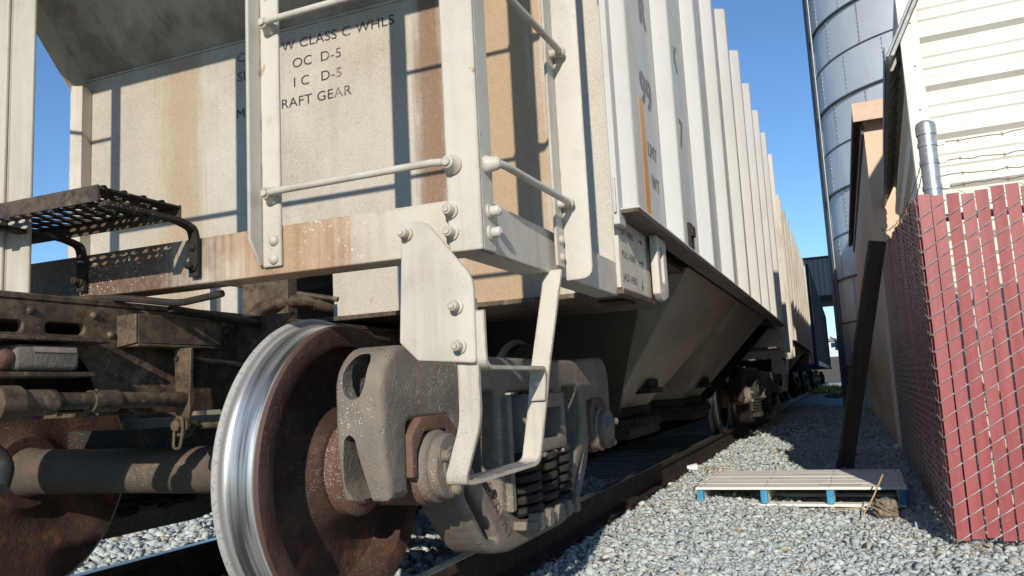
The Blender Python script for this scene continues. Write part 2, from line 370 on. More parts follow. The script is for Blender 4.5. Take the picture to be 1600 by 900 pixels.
def boolean(me, cut):
    a = bpy.data.objects.new('a', me); b = bpy.data.objects.new('b', cut); col.objects.link(a); col.objects.link(b)
    md = a.modifiers.new('b', 'BOOLEAN'); md.object = b; md.operation = 'DIFFERENCE'; md.solver = 'EXACT'
    dg = bpy.context.evaluated_depsgraph_get(); r = bpy.data.meshes.new_from_object(a.evaluated_get(dg))
    bpy.data.objects.remove(a); bpy.data.objects.remove(b); return r
def text(body, size, loc, rot, m, parent, name='lettering', sx=1., align='LEFT', bold=.0, **k):
    cu = bpy.data.curves.new('t', 'FONT'); cu.body = body; cu.size = size; cu.align_x = align; cu.fill_mode = 'FRONT';  cu.space_character = 1.05
    o = bpy.data.objects.new('t', cu); col.objects.link(o)
    dg = bpy.context.evaluated_depsgraph_get(); me = bpy.data.meshes.new_from_object(o.evaluated_get(dg))
    bpy.data.objects.remove(o); bpy.data.curves.remove(cu)
    me.transform(Matrix.Translation(loc) @ rot.to_matrix().to_4x4() @ Matrix.Diagonal((sx, 1, 1, 1)))
    return link(name, me, m, parent, **k)
from mathutils import Euler
EY = Euler((R(90), 0, 0)); EX = Euler((R(90), 0, R(90)))
def kids(o): return [c for c in bpy.data.objects if c.parent == o]
def copy_tree(o, parent=None, skip=()):
    c = o.copy(); col.objects.link(c)
    if parent: c.parent = parent
    for ch in kids(o):
        if ch.name.split('.')[0] not in skip: copy_tree(ch, c, skip)
    return c

# ------------------------------------------------------------------ ground and track
def gz(x):  # height of the ballast surface across the track
    ax = abs(x)
    if ax < 1.35: return -.188
    return -.188-.057*min(1, (ax-1.35)/.6)
mb = MB(); xs = [-9, -6, -3.5, -2.4, -1.85, -1.25, 0, 1.25, 1.5, 1.85, 2.4, 3.5, 6, 9]; ys = [-12, -6, -3, 0, 3, 6, 10, 16, 25, 40, 60]
for y in ys:
    for x in xs: mb.v.append((x, y, gz(x)-.012))
n = len(xs)
for j in range(len(ys)-1):
    for i in range(n-1): mb.f.append((j*n+i, j*n+i+1, (j+1)*n+i+1, (j+1)*n+i))
mb.obj('gravel_ground', 'ground', kind='structure')
MB().quad((-1500, -600, -.31), (1500, -600, -.31), (1500, 3000, -.31), (-1500, 3000, -.31)).obj('ground', 'field', kind='structure')

def stones(name, regions, avoid, cube=False, **k):
    bm = bmesh.new()
    if cube: bmesh.ops.create_cube(bm, size=1.25); bmesh.ops.triangulate(bm, faces=bm.faces)
    else: bmesh.ops.create_icosphere(bm, subdivisions=1, radius=1)
    bv = np.array([v.co[:] for v in bm.verts]); bf = np.array([[v.index for v in f.verts] for f in bm.faces]); bm.free()
    P = []; S = []
    for (x0, x1, y0, y1, dens, s0, s1) in regions:
        m = int((x1-x0)*(y1-y0)*dens); x = rng.uniform(x0, x1, m); y = rng.uniform(y0, y1, m); s = rng.uniform(s0, s1, m)*(rng.random(m)*.5+.75)
        ok = np.ones(m, bool)
        for (a, b, c, d) in avoid: ok &= ~((x > a) & (x < b) & (y > c) & (y < d))
        x, y, s = x[ok], y[ok], s[ok]
        z = np.array([gz(q) for q in x])+s*rng.uniform(-.35, .55, len(x))
        P.append(np.stack([x, y, z], 1)); S.append(s)
    P = np.concatenate(P); S = np.concatenate(S); N = len(P); nv, nf = len(bv), len(bf)
    v = bv[None]*(1+(rng.uniform(-.28, .22, (N, nv, 1)) if cube else rng.uniform(-.55, .45, (N, nv, 1))))+rng.normal(0, .2 if cube else .16, (N, nv, 3))
    v = v*rng.uniform(.42, 1.4, (N, 1, 3))
    q = rng.normal(size=(N, 4)); q /= np.linalg.norm(q, axis=1, keepdims=True); a, b, c, d = q.T
    Rm = np.stack([np.stack([1-2*(c*c+d*d), 2*(b*c-a*d), 2*(b*d+a*c)], -1), np.stack([2*(b*c+a*d), 1-2*(b*b+d*d), 2*(c*d-a*b)], -1), np.stack([2*(b*d-a*c), 2*(c*d+a*b), 1-2*(b*b+c*c)], -1)], 1)
    v = np.einsum('nij,nkj->nki', Rm, v)*S[:, None, None]; v[:, :, 2] *= .8; v += P[:, None]
    f = (bf[None]+(np.arange(N)*nv)[:, None, None]).reshape(-1)
    me = bpy.data.meshes.new(name); me.vertices.add(N*nv); me.vertices.foreach_set('co', v.reshape(-1))
    me.loops.add(N*nf*3); me.loops.foreach_set('vertex_index', f.astype(np.int32))
    me.polygons.add(N*nf); me.polygons.foreach_set('loop_start', np.arange(0, N*nf*3, 3, dtype=np.int32))
    me.update(calc_edges=True); me.validate()
    t = np.clip(rng.normal(.5, .3, N), 0, 1); wm = np.where(rng.random(N) < .07, rng.uniform(.3, .9, N), 0)
    for nm, val in (('tone', t), ('warm', wm)):
        at = me.attributes.new(nm, 'FLOAT', 'POINT'); at.data.foreach_set('value', np.repeat(val, nv).astype(np.float32))
    me.materials.append(M_['stone']); o = bpy.data.objects.new(name, me); col.objects.link(o)
    return props(o, **k)
AV = [(.66, .85, -9, 90), (-.85, -.66, -9, 90)]
REG = [(.86, 3.1, .9, 3.0, 1500, .009, .024), (.86, 3.0, 3., 5.5, 1150, .009, .025), (.86, 2.9, 5.5, 10, 560, .012, .03), (.9, 2.9, 10, 22, 130, .02, .045),
    (2.7, 3.6, 1., 2.6, 700, .010, .025), (-2.6, .65, -1.2, 5, 320, .02, .04), (-5.5, -2.6, -1, 9, 110, .025, .045), (.85, 2.2, -1.5, .9, 400, .012, .03)]
stones('ballast_gravel', REG, AV, True, kind='stuff')
stones('round_gravel', REG, AV, False, kind='stuff')
stones('gravel_fines', [(.86, 3.1, .9, 3.2, 5200, .004, .009), (.86, 3.0, 3.2, 5.5, 2600, .005, .010)], AV, True, kind='stuff')

def rail(x, label):
    pr = [(-.07, -.175), (.07, -.175), (.07, -.163), (.012, -.145), (.009, -.045), (.036, -.032), (.036, -.006), (.029, 0), (-.029, 0), (-.036, -.006), (-.036, -.032), (-.009, -.045), (-.012, -.145), (-.07, -.163)]
    o = MB().prism([(x+a, b) for a, b in pr], 'y', -10, 75).obj('rail', 'railside', label=label, category='rail')
    MB().box(x-.027, x+.027, -10, 75, .0005, .0025).obj('running_surface', 'railtop', o)
    for k in range(-4, 22):
        pb = MB().box(x-.12, x+.12, k*.52+.1, k*.52+.28, -.187, -.1755)
        for sx in (-.085, .085): pb.cyl((x+sx*.95, k*.52+.19, -.18), (x+sx*.95, k*.52+.19, -.158), .014, 8)
        pb.obj('tie_plate', 'railside', o)
rail(.7535, 'rusty steel rail under the near wheels, nearest the fence')
rail(-.7535, 'rusty steel rail on the far side of the track, under the far wheels')
tie = MB().box(-1.15, 1.15, -.11, .11, -.36, -.178).me('sleeper')
for k in range(-4, 22):
    o = link('sleeper', tie, 'tie', bevel=.008, label='timber sleeper half buried in the grey ballast under the rails', category='sleeper', group='sleepers under the train')
    o.location = (random.uniform(-.03, .03), k*.52+.19, -.002+random.uniform(-.006, .004)); o.rotation_euler.z = random.uniform(-.02, .02)

# ------------------------------------------------------------------ the near hopper car (car coordinates = world, centre at Y = 5.1)
CY = 5.1
car = empty('hopper_car', (0, 0, 0), label='nearest white ribbed hopper car with rust stained end and ladder rungs', category='rail car', group='rail cars on the track')
WY, XS, ZT = .93, 1.5, 4.02     # end wall plane, side sheet plane, top of side
# --- end platform frame
mb = MB(); z0, z1 = 1.025, 1.16
mb.box(-1.484, 1.484, -.42, -.409, z0, z1); mb.box(-1.484, 1.484, -.409, -.32, z0, z0+.011); mb.box(-1.484, 1.484, -.409, -.32, z1-.011, z1)
mb.obj('end_sill', 'sill', car, bevel=.003)
for sx in (1, -1):
    mb = MB(); a, b = sorted((sx*1.484, sx*1.473)); mb.box(a, b, -.4085, .90, z0, z1); a, b = sorted((sx*1.473, sx*1.39)); mb.box(a, b, -.318, .90, z0, z0+.011); mb.box(a, b, -.318, .90, z1-.011, z1)
    mb.obj('side_beam', 'cream', car, bevel=.003)
def angle_post(name, parts, z0, z1, m='cream', clip=None):
    mb = MB()
    for (a, b, c, d) in parts: mb.box(a, b, c, d, z0, z1)
    if clip: mb.prism(clip[0], 'x', clip[1], clip[2])
    return mb.obj(name, m, car, bevel=.004)
cp = angle_post('corner_post', [(1.403, 1.496, -.432, -.421), (1.4855, 1.496, -.4205, -.345)], 1.022, 3.95)
lp = angle_post('ladder_post', [(.826, .889, -.432, -.421)], 1.045, 3.95, clip=([(-.421, 3.95), (-.421, 1.05), (-.437, 1.05), (-.482, 1.12), (-.482, 3.95)], .815, .8259))
sp = angle_post('ladder_post', [(1.5005, 1.5105, .10, .178)], 1.045, 3.95)
pm = plate(roundpoly([(1.511, 1.005, .004), (1.598, 1.005, .045), (1.598, 3.95, .004), (1.511, 3.95, .004)]), (), .010, .002, 'y', .173)
link('post_flange', pm, 'cream', sp)
angle_post('brake_post', [(.066, .160, -.631, -.62), (-.055, .0655, -.645, -.634), (.0555, .0655, -.6335, -.6195)], .98, 3.95, 'beige')
angle_post('ladder_post', [(-.955, -.945, -.49, -.421), (-.944, -.90, -.432, -.421)], 1.045, 3.95)
angle_post('corner_post', [(-1.512, -1.41, -.432, -.421), (-1.512, -1.5015, -.4205, -.335)], 1.022, 3.95)
MB().box(-1.5, 1.5, -.45, -.44, 3.0, 3.75).box(-1.5, 1.5, -.44, -.30, 3.735, 3.75).obj('added_shade_panel', 'cream', car, bevel=.003)  # added plate above the view, no real car part; shades the slope sheet
# bolts on the posts
def bolts(name, lst, par, m='cream', r=.0135, h=.036):
    for (c, ax) in lst: MB().bolt(c, ax, r, h).obj(name, m, par)
bolts('bolt', [((1.415, -.432, 1.128), (0, -1, 0)), ((1.415, -.432, 1.072), (0, -1, 0)), ((1.496, -.382, 1.125), (1, 0, 0)), ((1.496, -.382, 1.070), (1, 0, 0))], cp)
for z in (1.118, 1.066): MB().dome((.866, -.432, z), (0, -1, 0), .0165, .013).obj('rivet', 'cream', lp)
for z in (1.13, 1.075): MB().dome((1.5105, .135, z), (1, 0, 0), .0155, .012).obj('rivet', 'cream', sp)
# rungs
for k in range(6):
    z = 1.245+.494*k
    mb = MB().tube([(.866, -.462, z), (.90, -.470, z), (1.39, -.470, z+.003), (1.425, -.462, z)], .0098, 12, .02)
    for x in (.866, 1.425): mb.lathe([(0, .025), (.006, .026), (.014, .021), (.030, .017), (.036, .0165), (.038, .012), (.044, .010)], (0, -1, 0), (x, -.432, z), 20)
    mb.obj('rung', 'cream', car)
    mb = MB().tube([(1.529, -.388, z), (1.536, -.35, z), (1.548, .11, z-.002), (1.541, .142, z)], .0105, 12, .02)
    mb.lathe([(0, .023), (.006, .024), (.014, .020), (.034, .017), (.042, .010)], (1, 0, 0), (1.496, -.388, z), 20)
    mb.lathe([(0, .013), (.05, .0135), (.056, .016), (.064, .0145), (.07, .008)], (1, 0, 0), (1.49, .142, z), 16)
    mb.obj('rung', 'cream', car)
    MB().tube([(-.92, -.462, z), (-1.44, -.462, z)], .0105, 10).obj('rung', 'cream', car)
MB().tube([(-.9, -.44, 2.19), (.85, -.44, 2.19)], .013, 10).obj('handrail', 'cream', car)
# --- end wall with the notch by the angle cock
wall = roundpoly([(-1.5, 1.052, 0), (-.155, 1.052, 0), (-.155, 1.30, .05), (.115, 1.30, .05), (.115, 1.052, .0), (1.5, 1.052, 0), (1.5, 2.525, 0), (-1.5, 2.525, 0)])
link('end_wall', plate(wall, (), .012, 0, 'y', WY+.006), 'endwall', car)
MB().box(.117, .137, WY+.013, WY+.10, 1.053, 1.27).obj('notch_flange', 'cream', car)
MB().hexa([(-1.44, WY-.075, 1.053), (-1.5, WY-.10, 1.053), (-1.506, WY-.09, 1.053), (-1.452, WY-.0015, 1.053)], [(-1.44, WY-.075, 2.46), (-1.5, WY-.10, 2.46), (-1.506, WY-.09, 2.46), (-1.452, WY-.0015, 2.46)]).obj('end_stiffener', 'cream', car)
# slope sheet leaning out over the platform
SY, SZ = -.28, 3.86
MB().hexa([(-1.495, WY, 2.525), (1.495, WY, 2.525), (1.495, WY+.012, 2.537), (-1.495, WY+.012, 2.537)], [(-1.495, SY, SZ), (1.495, SY, SZ), (1.495, SY+.012, SZ+.012), (-1.495, SY+.012, SZ+.012)]).obj('slope_sheet', 'slope', car)
MB().box(-1.495, 1.495, WY-.006, WY-.0005, 2.512, 2.5245).obj('weld_seam', 'cream', car)
# side sheets
def side_sheet(x0, x1):
    pl = [(WY+.002, 1.36), (2*CY-WY, 1.36), (2*CY-WY, 2.42), (2*CY-SY, 3.75), (2*CY-SY, ZT), (SY, ZT), (SY, 3.75), (WY-.09, 2.42), (WY-.09, 2.30), (WY+.002, 2.30)]
    return MB().prism(pl, 'x', x0, x1)
sh = side_sheet(1.4965, 1.502).obj('side_sheet', 'white', car); side_sheet(-1.502, -1.4965).obj('side_sheet', 'cream', car)
hat = lambda c: [(1.5025, c-.10), (1.575, c-.06), (1.588, c-.048), (1.588, c+.048), (1.575, c+.06), (1.5025, c+.10)]
NR = 9; ribY = [0.98+k*1.03 for k in range(NR)]
for c in ribY: MB().prism(hat(c), 'z', 1.372, ZT+.015).obj('side_rib', 'white', car, bevel=.008)
MB().prism([(1.5025, WY-.10), (1.53, WY-.10), (1.53, WY-.005), (1.5025, WY+.03)], 'z', 1.30, ZT).obj('edge_angle', 'white', car, bevel=.004)
for c in ribY[::3]: MB().prism([(-x, y) for x, y in hat(c)], 'z', 1.372, ZT).obj('side_rib', 'cream', car)
# side sill
MB().box(1.503, 1.600, WY-.07, 2*CY-WY+.095, 1.348, 1.3595).obj('sill_underside', 'under', car)
mb = MB(); mb.box(1.502, 1.606, WY-.075, 2*CY-WY+.1, 1.36, 1.370); mb.box(1.5021, 1.512, WY-.09, 2*CY-WY+.1, 1.3685, 1.43)
mb.obj('side_sill', 'white', car, bevel=.004)
MB().box(-1.606, -1.502, WY-.06, 2*CY-WY+.1, 1.34, 1.36).obj('side_sill', 'cream', car)
MB().box(1.5125, 1.522, WY-.115, WY-.02, 1.345, 1.49).obj('sill_end_plate', 'white', car, bevel=.004)
mb = MB().box(-1.4, 1.4, SY, 2*CY-SY, ZT, ZT+.05); mb.prism([(-1.5, ZT-.002), (1.5, ZT-.002), (1.1, ZT+.25), (-1.1, ZT+.25)], 'y', SY, 2*CY-SY); mb.obj('roof', 'cream', car)
# orange reflective stripes
MB().box(1.5022, 1.5040, 1.47, 1.565, 1.4305, 2.04).obj('reflective_stripe', 'orange', car)
MB().box(1.5022, 1.5040, 5.75, 5.84, 1.4305, 2.0).obj('reflective_stripe', 'orange', car)
MB().box(1.503, 1.53, 2.50, 2.62, 1.44, 1.60).box(1.5305, 1.545, 2.51, 2.60, 1.52, 1.58).obj('card_board', 'dkiron', car)
# lift panel and shear plate
MB().box(1.478, 1.4995, .905, 1.46, 1.058, 1.3505).obj('jacking_panel', 'cream', car, bevel=.003)
lug = plate(roundpoly([(1.40, 1.075, .004), (1.46, 1.04, .03), (1.60, 1.075, .03), (1.60, 1.345, .02), (1.40, 1.345, .004)]), [roundpoly([(1.46, 1.13), (1.525, 1.13), (1.525, 1.30), (1.46, 1.30)], .025)], .035, .004, 'x', 1.535)
link('pull_lug', lug, 'cream', car)
MB().box(-1.51, 1.515, WY-.05, 1.62, 1.030, 1.0505).obj('shear_plate', 'under', car, bevel=.002)
MB().box(1.36, 1.47, 1.05, 1.24, 1.018, 1.0295).obj('jack_pad', 'dkiron', car)
# stencils
def wt(x, z): return (x, WY-.0018, z)
for (t, x, z) in (('W CLASS C WHLS', -.155, 2.408), ('OC', -.093, 2.31), ('D-5', .072, 2.31), ('I', -.09, 2.211), ('C', -.045, 2.211), ('D-5', .072, 2.211), ('RAFT GEAR', -.165, 2.112)):
    text(t, .069, wt(x, z), EY, 'ink', car, sx=1.12, bold=.0012)
for (t, x, z) in (('CI', -.435, 2.408), ('SI', -.435, 2.308), ('MS', -.445, 2.112)): text(t, .069, wt(x, z), EY, 'ink', car, sx=1.1, bold=.0012)
def st(y, z, d=.0015): return (XS+.002+d, y, z)
for (t, z_, y, z, b) in (('R', .24, 1.63, 2.49, .004), ('99', .235, 1.53, 2.04, .004), ('LMT', .10, 1.60, 1.785, .001), ('WT', .10, 1.64, 1.625, .001), ('X', .24, 2.50, 2.58, .003), ('7', .27, 2.55, 2.08, .004)):
    mb = MB()
    for q, dy in enumerate((-.5, -.25, 0, .25, .5)):
        o = text(t, z_, st(y+dy*b*6, z, .0012+.0003*q), EX, 'greyink', None, sx=1.05); mb.mesh(o.data); bpy.data.objects.remove(o)
    me = bpy.data.meshes.new('lettering'); me.from_pydata(mb.v, [], mb.f); link('lettering', me, 'greyink', car)
for (t, z) in (('LIFT HERE', 1.285), ('PULL HERE', 1.19), ('JACK HERE', 1.095)):
    text(t, .042, (1.5008, .945, z-.002), EX, 'ink', car, sx=1.1, bold=.0006)
MB().box(1.5004, 1.5012, 1.25, 1.30, 1.296, 1.301).prism([(1.30, 1.285), (1.325, 1.2985), (1.30, 1.312)], 'x', 1.5004, 1.5012).obj('stencil_arrow', 'ink', car)
MB().box(1.5004, 1.5012, 1.25, 1.30, 1.201, 1.206).prism([(1.30, 1.19), (1.325, 1.2035), (1.30, 1.217)], 'x', 1.5004, 1.5012).obj('stencil_arrow', 'ink', car)
MB().box(1.5004, 1.5012, 1.275, 1.281, 1.10, 1.125).prism([(1.265, 1.10), (1.278, 1.075), (1.291, 1.10)], 'x', 1.5004, 1.5012).obj('stencil_arrow', 'ink', car)
tg = 6.2
mb = MB()
for pts in ([(0, 0), (.02, .25), (.30, .27)], [(.05, -.12), (.34, -.10), (.33, -.3)], [(.10, .25), (.12, -.45)], [(.2, -.5), (.42, -.45)]):
    mb.strap([(XS+.0035, tg+a, 1.95+b) for a, b in pts], (0, .03, .03), .0015, .02)
mb.obj('spray_tag', 'teal', car)
# --- hopper bays below the sill
for (ya, yb) in ((2.62, 5.08), (5.12, 7.58)):
    top = [(-1.49, ya, 1.352), (1.49, ya, 1.352), (1.49, yb, 1.352), (-1.49, yb, 1.352)]; bot = [(-.80, ya+.55, .50), (.80, ya+.55, .50), (.80, yb-.85, .50), (-.80, yb-.85, .50)]
    h = MB().hexa(bot, top).obj('hopper_bay', 'darkunder', car, bevel=.01)
    mb = MB().box(-.82, .82, ya+.52, yb-.82, .44, .4995); mb.box(-.9, .9, ya+.6, yb-.9, .30, .43)
    for k in range(9): mb.box(.9005, .95, ya+.62+k*.09, ya+.66+k*.09, .37, .43)
    mb.obj('outlet_gate', 'dkiron', h, bevel=.004)
    MB().box(.86, 1.0, ya+.9, ya+1.3, .60, .64).box(.9, .98, ya+.95, ya+1.25, .64, .70).obj('vibrator_bracket', 'dkiron', h, bevel=.006)
for sgn in (1, -1):
    f_ = lambda y: y if sgn == 1 else 2*CY-y
    MB().hexa([(-1.46, f_(1.63), 1.315), (1.46, f_(1.63), 1.315), (1.46, f_(1.66), 1.315), (-1.46, f_(1.66), 1.315)], [(-.86, f_(3.1), .47), (.86, f_(3.1), .47), (.86, f_(3.13), .47), (-.86, f_(3.13), .47)]).obj('end_slope_sheet', 'shadeunder', car)
    MB().box(-1.45, 1.45, f_(.94) if sgn == 1 else f_(2.62), f_(2.62) if sgn == 1 else f_(.94), 1.32, 1.35).obj('underfloor', 'shadeunder', car)
# --- centre sill, draft gear and couplers
cs = plate(roundpoly([(-1.0, .985), (1.6, .985), (1.6, .66), (-.32, .66), (-.47, .72), (-.50, .80), (-.56, .865), (-1.0, .865)], .02), [roundpoly([(-.93, .895), (-.72, .895), (-.72, .928), (-.93, .928)], .016), roundpoly([(-.655, .895), (-.53, .895), (-.53, .928), (-.655, .928)], .016)], .022, .003, 'x', .255)
link('centre_sill_web', cs, 'under', car)
mb = MB().box(-.20, .2435, -.98, 1.6, .968, .984); mb.box(-.27, -.245, -1.0, 1.6, .66, .985); mb.box(-.27, .27, -1.0, 10.9, .9855, 1.003); mb.box(-.27, -.24, 1.6, 10.9, .72, .985); mb.box(.24, .27, 1.6, 10.9, .72, .985)
mb.box(-.26, .243, -.5, 1.4, .66, .68); mb.obj('centre_sill', 'under', car, bevel=.003)
mb = MB(); bm_ = plate(roundpoly([(-.79, .79), (-.595, .79), (-.595, .858), (-.79, .858)], .02), (), .15, .014, 'x', .255); mb.mesh(bm_)
dk = mb.obj('draft_key', 'iron', car)
MB().lathe([(0, .03), (.02, .034), (.03, .03), (.05, .014), (.066, .012), (.07, .004)], (0, -1, 0), (.30, -.79, .822), 18).obj('key_retainer', 'rust', dk)
MB().box(.3305, .3325, -.74, -.61, .838, .852).obj('worn_face', 'railtop', dk)
MB().prism([(-.16, .80), (.16, .80), (.16, .93), (-.16, .93)], 'y', -1.6, -.85).prism([(-.17, -1.95), (.02, -2.0), (.17, -1.8), (.17, -1.55), (-.17, -1.55)], 'z', .74, 1.0).obj('coupler', 'dkiron', car, bevel=.02)
mb = MB().tube([(.355, -1.25, .715), (.355, -.24, .700)], .0235, 16); mb.cyl((.355, -.79, .7055), (.355, -.70, .705), .034, 16); mb.cyl((.355, -.86, .706), (.355, -.80, .7055), .045, 16); mb.cyl((.355, -.585, .7035), (.355, -.50, .7028), .031, 16); mb.tube([(.355, -.565, .735), (.372, -.56, .70), (.36, -.565, .665)], .005, 6)
mb.obj('brake_pipe', 'under', car)
BY0, BY1 = -.42, -.06
MB().prism([(.267, .96), (.345, .96), (.345, .872), (.267, .862)], 'y', BY0, BY0+.008).box(.268, .345, BY0+.0085, BY1, .862, .871).box(.336, .345, BY0+.0085, BY1, .8715, .96).box(.268, .3355, BY0+.0085, BY1, .95, .96).obj('bracket_box', 'under', car, bevel=.003)
HY = -.245
hb = MB().hexa([(.33, HY, .60), (.38, HY, .60), (.38, HY+.012, .60), (.33, HY+.012, .60)], [(.318, HY, .86), (.388, HY, .86), (.388, HY+.012, .86), (.318, HY+.012, .86)]).cyl((.355, HY-.003, .612), (.355, HY+.015, .612), .034, 18).obj('hanger_lever', 'under', car, bevel=.002)
MB().cyl((.367, HY-.045, .618), (.367, HY+.03, .618), .017, 14).cyl((.367, HY-.025, .618), (.367, HY-.013, .618), .030, 16).tube([(.355, HY-.035, .60), (.357, HY-.04, .55), (.38, HY-.038, .548), (.39, HY-.035, .60), (.387, HY-.035, .64), (.37, HY-.04, .645)], .005, 6, .02).obj('hanger_pin', 'under', hb)
MB().tube([(.36, -.18, .613), (.50, -.05, .61), (.62, .1, .615)], .011, 8).obj('release_rod', 'under', car)
MB().box(-.65, .62, .16, .20, .52, .60).obj('brake_beam', 'dkiron', car, bevel=.004)
MB().tube([(-.09, .42, 1.185), (.42, .52, 1.075)], .0105, 10).obj('uncoupling_rod', 'under', car)
MB().tube([(.16, .30, .99), (.17, .36, 1.06), (.28, .5, 1.085), (.34, .55, 1.06)], .026, 14, .05).cyl((.31, .52, 1.075), (.36, .57, 1.06), .034, 14).obj('angle_cock', 'under', car)
MB().box(-.13, -.10, .40, .43, 1.03, 1.24).obj('rod_bracket', 'cream', car)
MB().box(-.10, .02, -.05, .02, 1.0, 1.025).box(-.20, -.05, -.32, -.24, .99, 1.024).obj('sill_gusset', 'under', car)
mb = MB().box(.02, .25, .42, .48, 1.004, 1.30); mb.obj('draft_post', 'under', car, bevel=.003)
for (y, z) in ((-.90, .955), (-.70, .955), (-.50, .955), (-.44, .90), (-.44, .84), (-.40, .78), (.05, .93), (.05, .80), (.35, .93), (.35, .80)): MB().dome((.266, y, z), (1, 0, 0), .012, .010).obj('rivet', 'under', car)
MB().box(.2662, .283, .12, .15, .66, .967).obj('web_stiffener', 'under', car, bevel=.003)
MB().box(.2662, .34, -.98, -.50, .868, .880).box(.2662, .335, -.98, -.55, .772, .786).obj('carrier_ledge', 'under', car, bevel=.003)
MB().tube([(.30, -.95, .74), (.31, -.86, .62), (.33, -.80, .56), (.36, -.84, .50)], .021, 12, .05).cyl((.30, -.97, .75), (.30, -.93, .735), .03, 14).obj('air_hose', 'rubber', car)
MB().tube([(.62, -.36, 1.0), (.45, -.36, .985), (.30, -.42, 1.01), (.0, -.55, 1.02), (-.3, -.62, 1.0)], .011, 8, .04).obj('cut_lever', 'dkiron', car)
MB().prism([(.27, .985), (.52, .985), (.27, .80)], 'y', .10, .112).obj('gusset_plate', 'under', car)
MB().tube([(.36, -.30, .98), (.37, .1, .955), (.34, .5, .96), (.36, 1.0, .93)], .014, 8, .05).tube([(.33, -.25, .83), (.35, .2, .80), (.33, .7, .82)], .010, 8, .05).obj('air_lines', 'dkiron', car)
# --- brake step grating
holes = []
for i in range(34):
    for j in range(5):
        cx = -.93+i*.0435+(.0215 if j % 2 else 0); cy = -.705+j*.048
        if cx < .54: holes.append(ell(cx, cy, .0165, .0215, 8, .35))
sm_ = plate([(-.98, -.75), (.575, -.75), (.575, -.48), (-.98, -.48)], holes, .006, 0, 'z', 1.243)
bs_ = link('brake_step', sm_, 'dkiron', car)
mb = MB().box(-.98, .575, -.756, -.7505, 1.207, 1.249).box(-.98, .575, -.4795, -.474, 1.207, 1.249)
mb.obj('step_edge', 'under', bs_)
mb = MB()
for i in range(10):
    for j in range(4):
        mb.strap([(.30+i*.026, -.735+j*.065, 1.248), (.315+i*.026, -.715+j*.065, 1.260), (.30+i*.026, -.69+j*.065, 1.248)], (.012, 0, 0), .003, .01)
mb.obj('grip_teeth', 'dkiron', bs_)
for x in (.585, .135, -.6):
    mb = MB().strap([(x, -.745, 1.200), (x, -.50, 1.200), (x, -.442, 1.185), (x, -.434, 1.15), (x, -.434, 1.045)], (.032, 0, 0), .012, .06)
    mb.bolt((x, -.44, 1.075), (0, -1, 0), .011, .03).bolt((x, -.60, 1.20), (0, 0, -1), .010, .022).dome((x, -.44, 1.13), (0, -1, 0), .012, .012)
    mb.obj('step_bracket', 'dkiron', bs_)
# --- sill step (stirrup)
pl = plate(roundpoly([(1.285, 1.110, .01), (1.352, 1.106, .02), (1.478, .948, .03), (1.476, .742, .01), (1.318, .757, .004), (1.268, .805, .004)]), (), .014, .004, 'y', -.452)
stp = link('sill_step', pl, 'cream', car)
bolts('bolt', [((1.300, -.459, 1.078), (0, -1, 0)), ((1.432, -.459, .882), (0, -1, 0)), ((1.436, -.459, .785), (0, -1, 0))], stp, r=.0125, h=.034)
mb = MB().strap([(1.446, -.436, .90), (1.446, -.436, .62), (1.440, -.436, .585), (1.402, -.436, .475), (1.400, -.43, .458), (1.405, -.39, .455), (1.425, -.03, .462), (1.430, -.005, .475), (1.452, -.005, .60), (1.462, -.005, .66), (1.466, .01, .73), (1.492, .085, 1.0), (1.492, .10, 1.03)], (.056, 0, 0), .0115, .025)
mb.obj('step_strap', 'cream', stp)
MB().strap([(1.406, -.385, .4622), (1.425, -.04, .4687)], (.053, 0, 0), .0012).obj('worn_tread', 'galv', stp)
mb = MB().strap([(1.474, -.445, .87), (1.474, -.445, .745), (1.474, -.425, .732), (1.472, -.04, .732), (1.47, -.019, .72), (1.462, -.019, .64)], (.05, 0, 0), .010, .025)
mb.obj('step_tread', 'cream', stp)
MB().dome((1.462, -.026, .69), (0, -1, 0), .013, .012).obj('bolt', 'cream', stp)

# --- trucks
WPR = [(.655, .095), (.655, .135), (.675, .150), (.695, .19), (.692, .27), (.680, .345), (.678, .375), (.677, .388), (.676, .40), (.676, .466)]
TPR = [(.676, .466), (.679, .476), (.686, .4825), (.693, .4825), (.700, .476), (.706, .466), (.712, .4595), (.720, .4572), (.765, .4555), (.808, .4535), (.8155, .449)]
OPR = [(.8155, .449), (.8165, .446), (.8165, .390), (.813, .384), (.750, .378), (.722, .368), (.712, .34), (.720, .27), (.745, .20), (.775, .165), (.795, .15), (.800, .14), (.802, .095)]
wheel_me = MB().lathe(WPR+[(.676, .4655)], n=128).me('wheel')
def open_lathe(prof, n=128):
    mb = MB(); m = len(prof)
    for (d, r) in prof:
        for k in range(n): a = 2*PI*k/n; mb.v.append((d, r*math.cos(a), r*math.sin(a)))
    for i in range(m-1):
        for k in range(n): mb.f.append((i*n+k, i*n+(k+1) % n, (i+1)*n+(k+1) % n, (i+1)*n+k))
    return mb
wheel_me = open_lathe(WPR).add(*(lambda q: (q.v, q.f))(open_lathe(OPR))).me('wheel'); tread_me = open_lathe(TPR).me('tread')
axle_me = MB().lathe([(-.80, .093), (-.65, .0935), (-.60, .086), (-.3, .080), (.3, .080), (.60, .086), (.65, .0935), (.80, .093)], n=40).me('axle')
bear = MB().lathe([(.803, .120), (.812, .150), (.846, .150), (.855, .142), (.862, .118), (.905, .113), (.915, .108), (.925, .115), (.935, .118)], n=48).me('backing_ring')
cup = MB().lathe([(.936, .105), (.94, .116), (1.085, .116), (1.09, .110), (1.10, .106)], n=48).me('bearing')
capm = MB().lathe([(1.095, .104), (1.102, .109), (1.125, .109), (1.130, .104), (1.134, .093), (1.138, .098), (1.160, .098), (1.166, .092), (1.170, .060), (1.176, .055)], n=48)
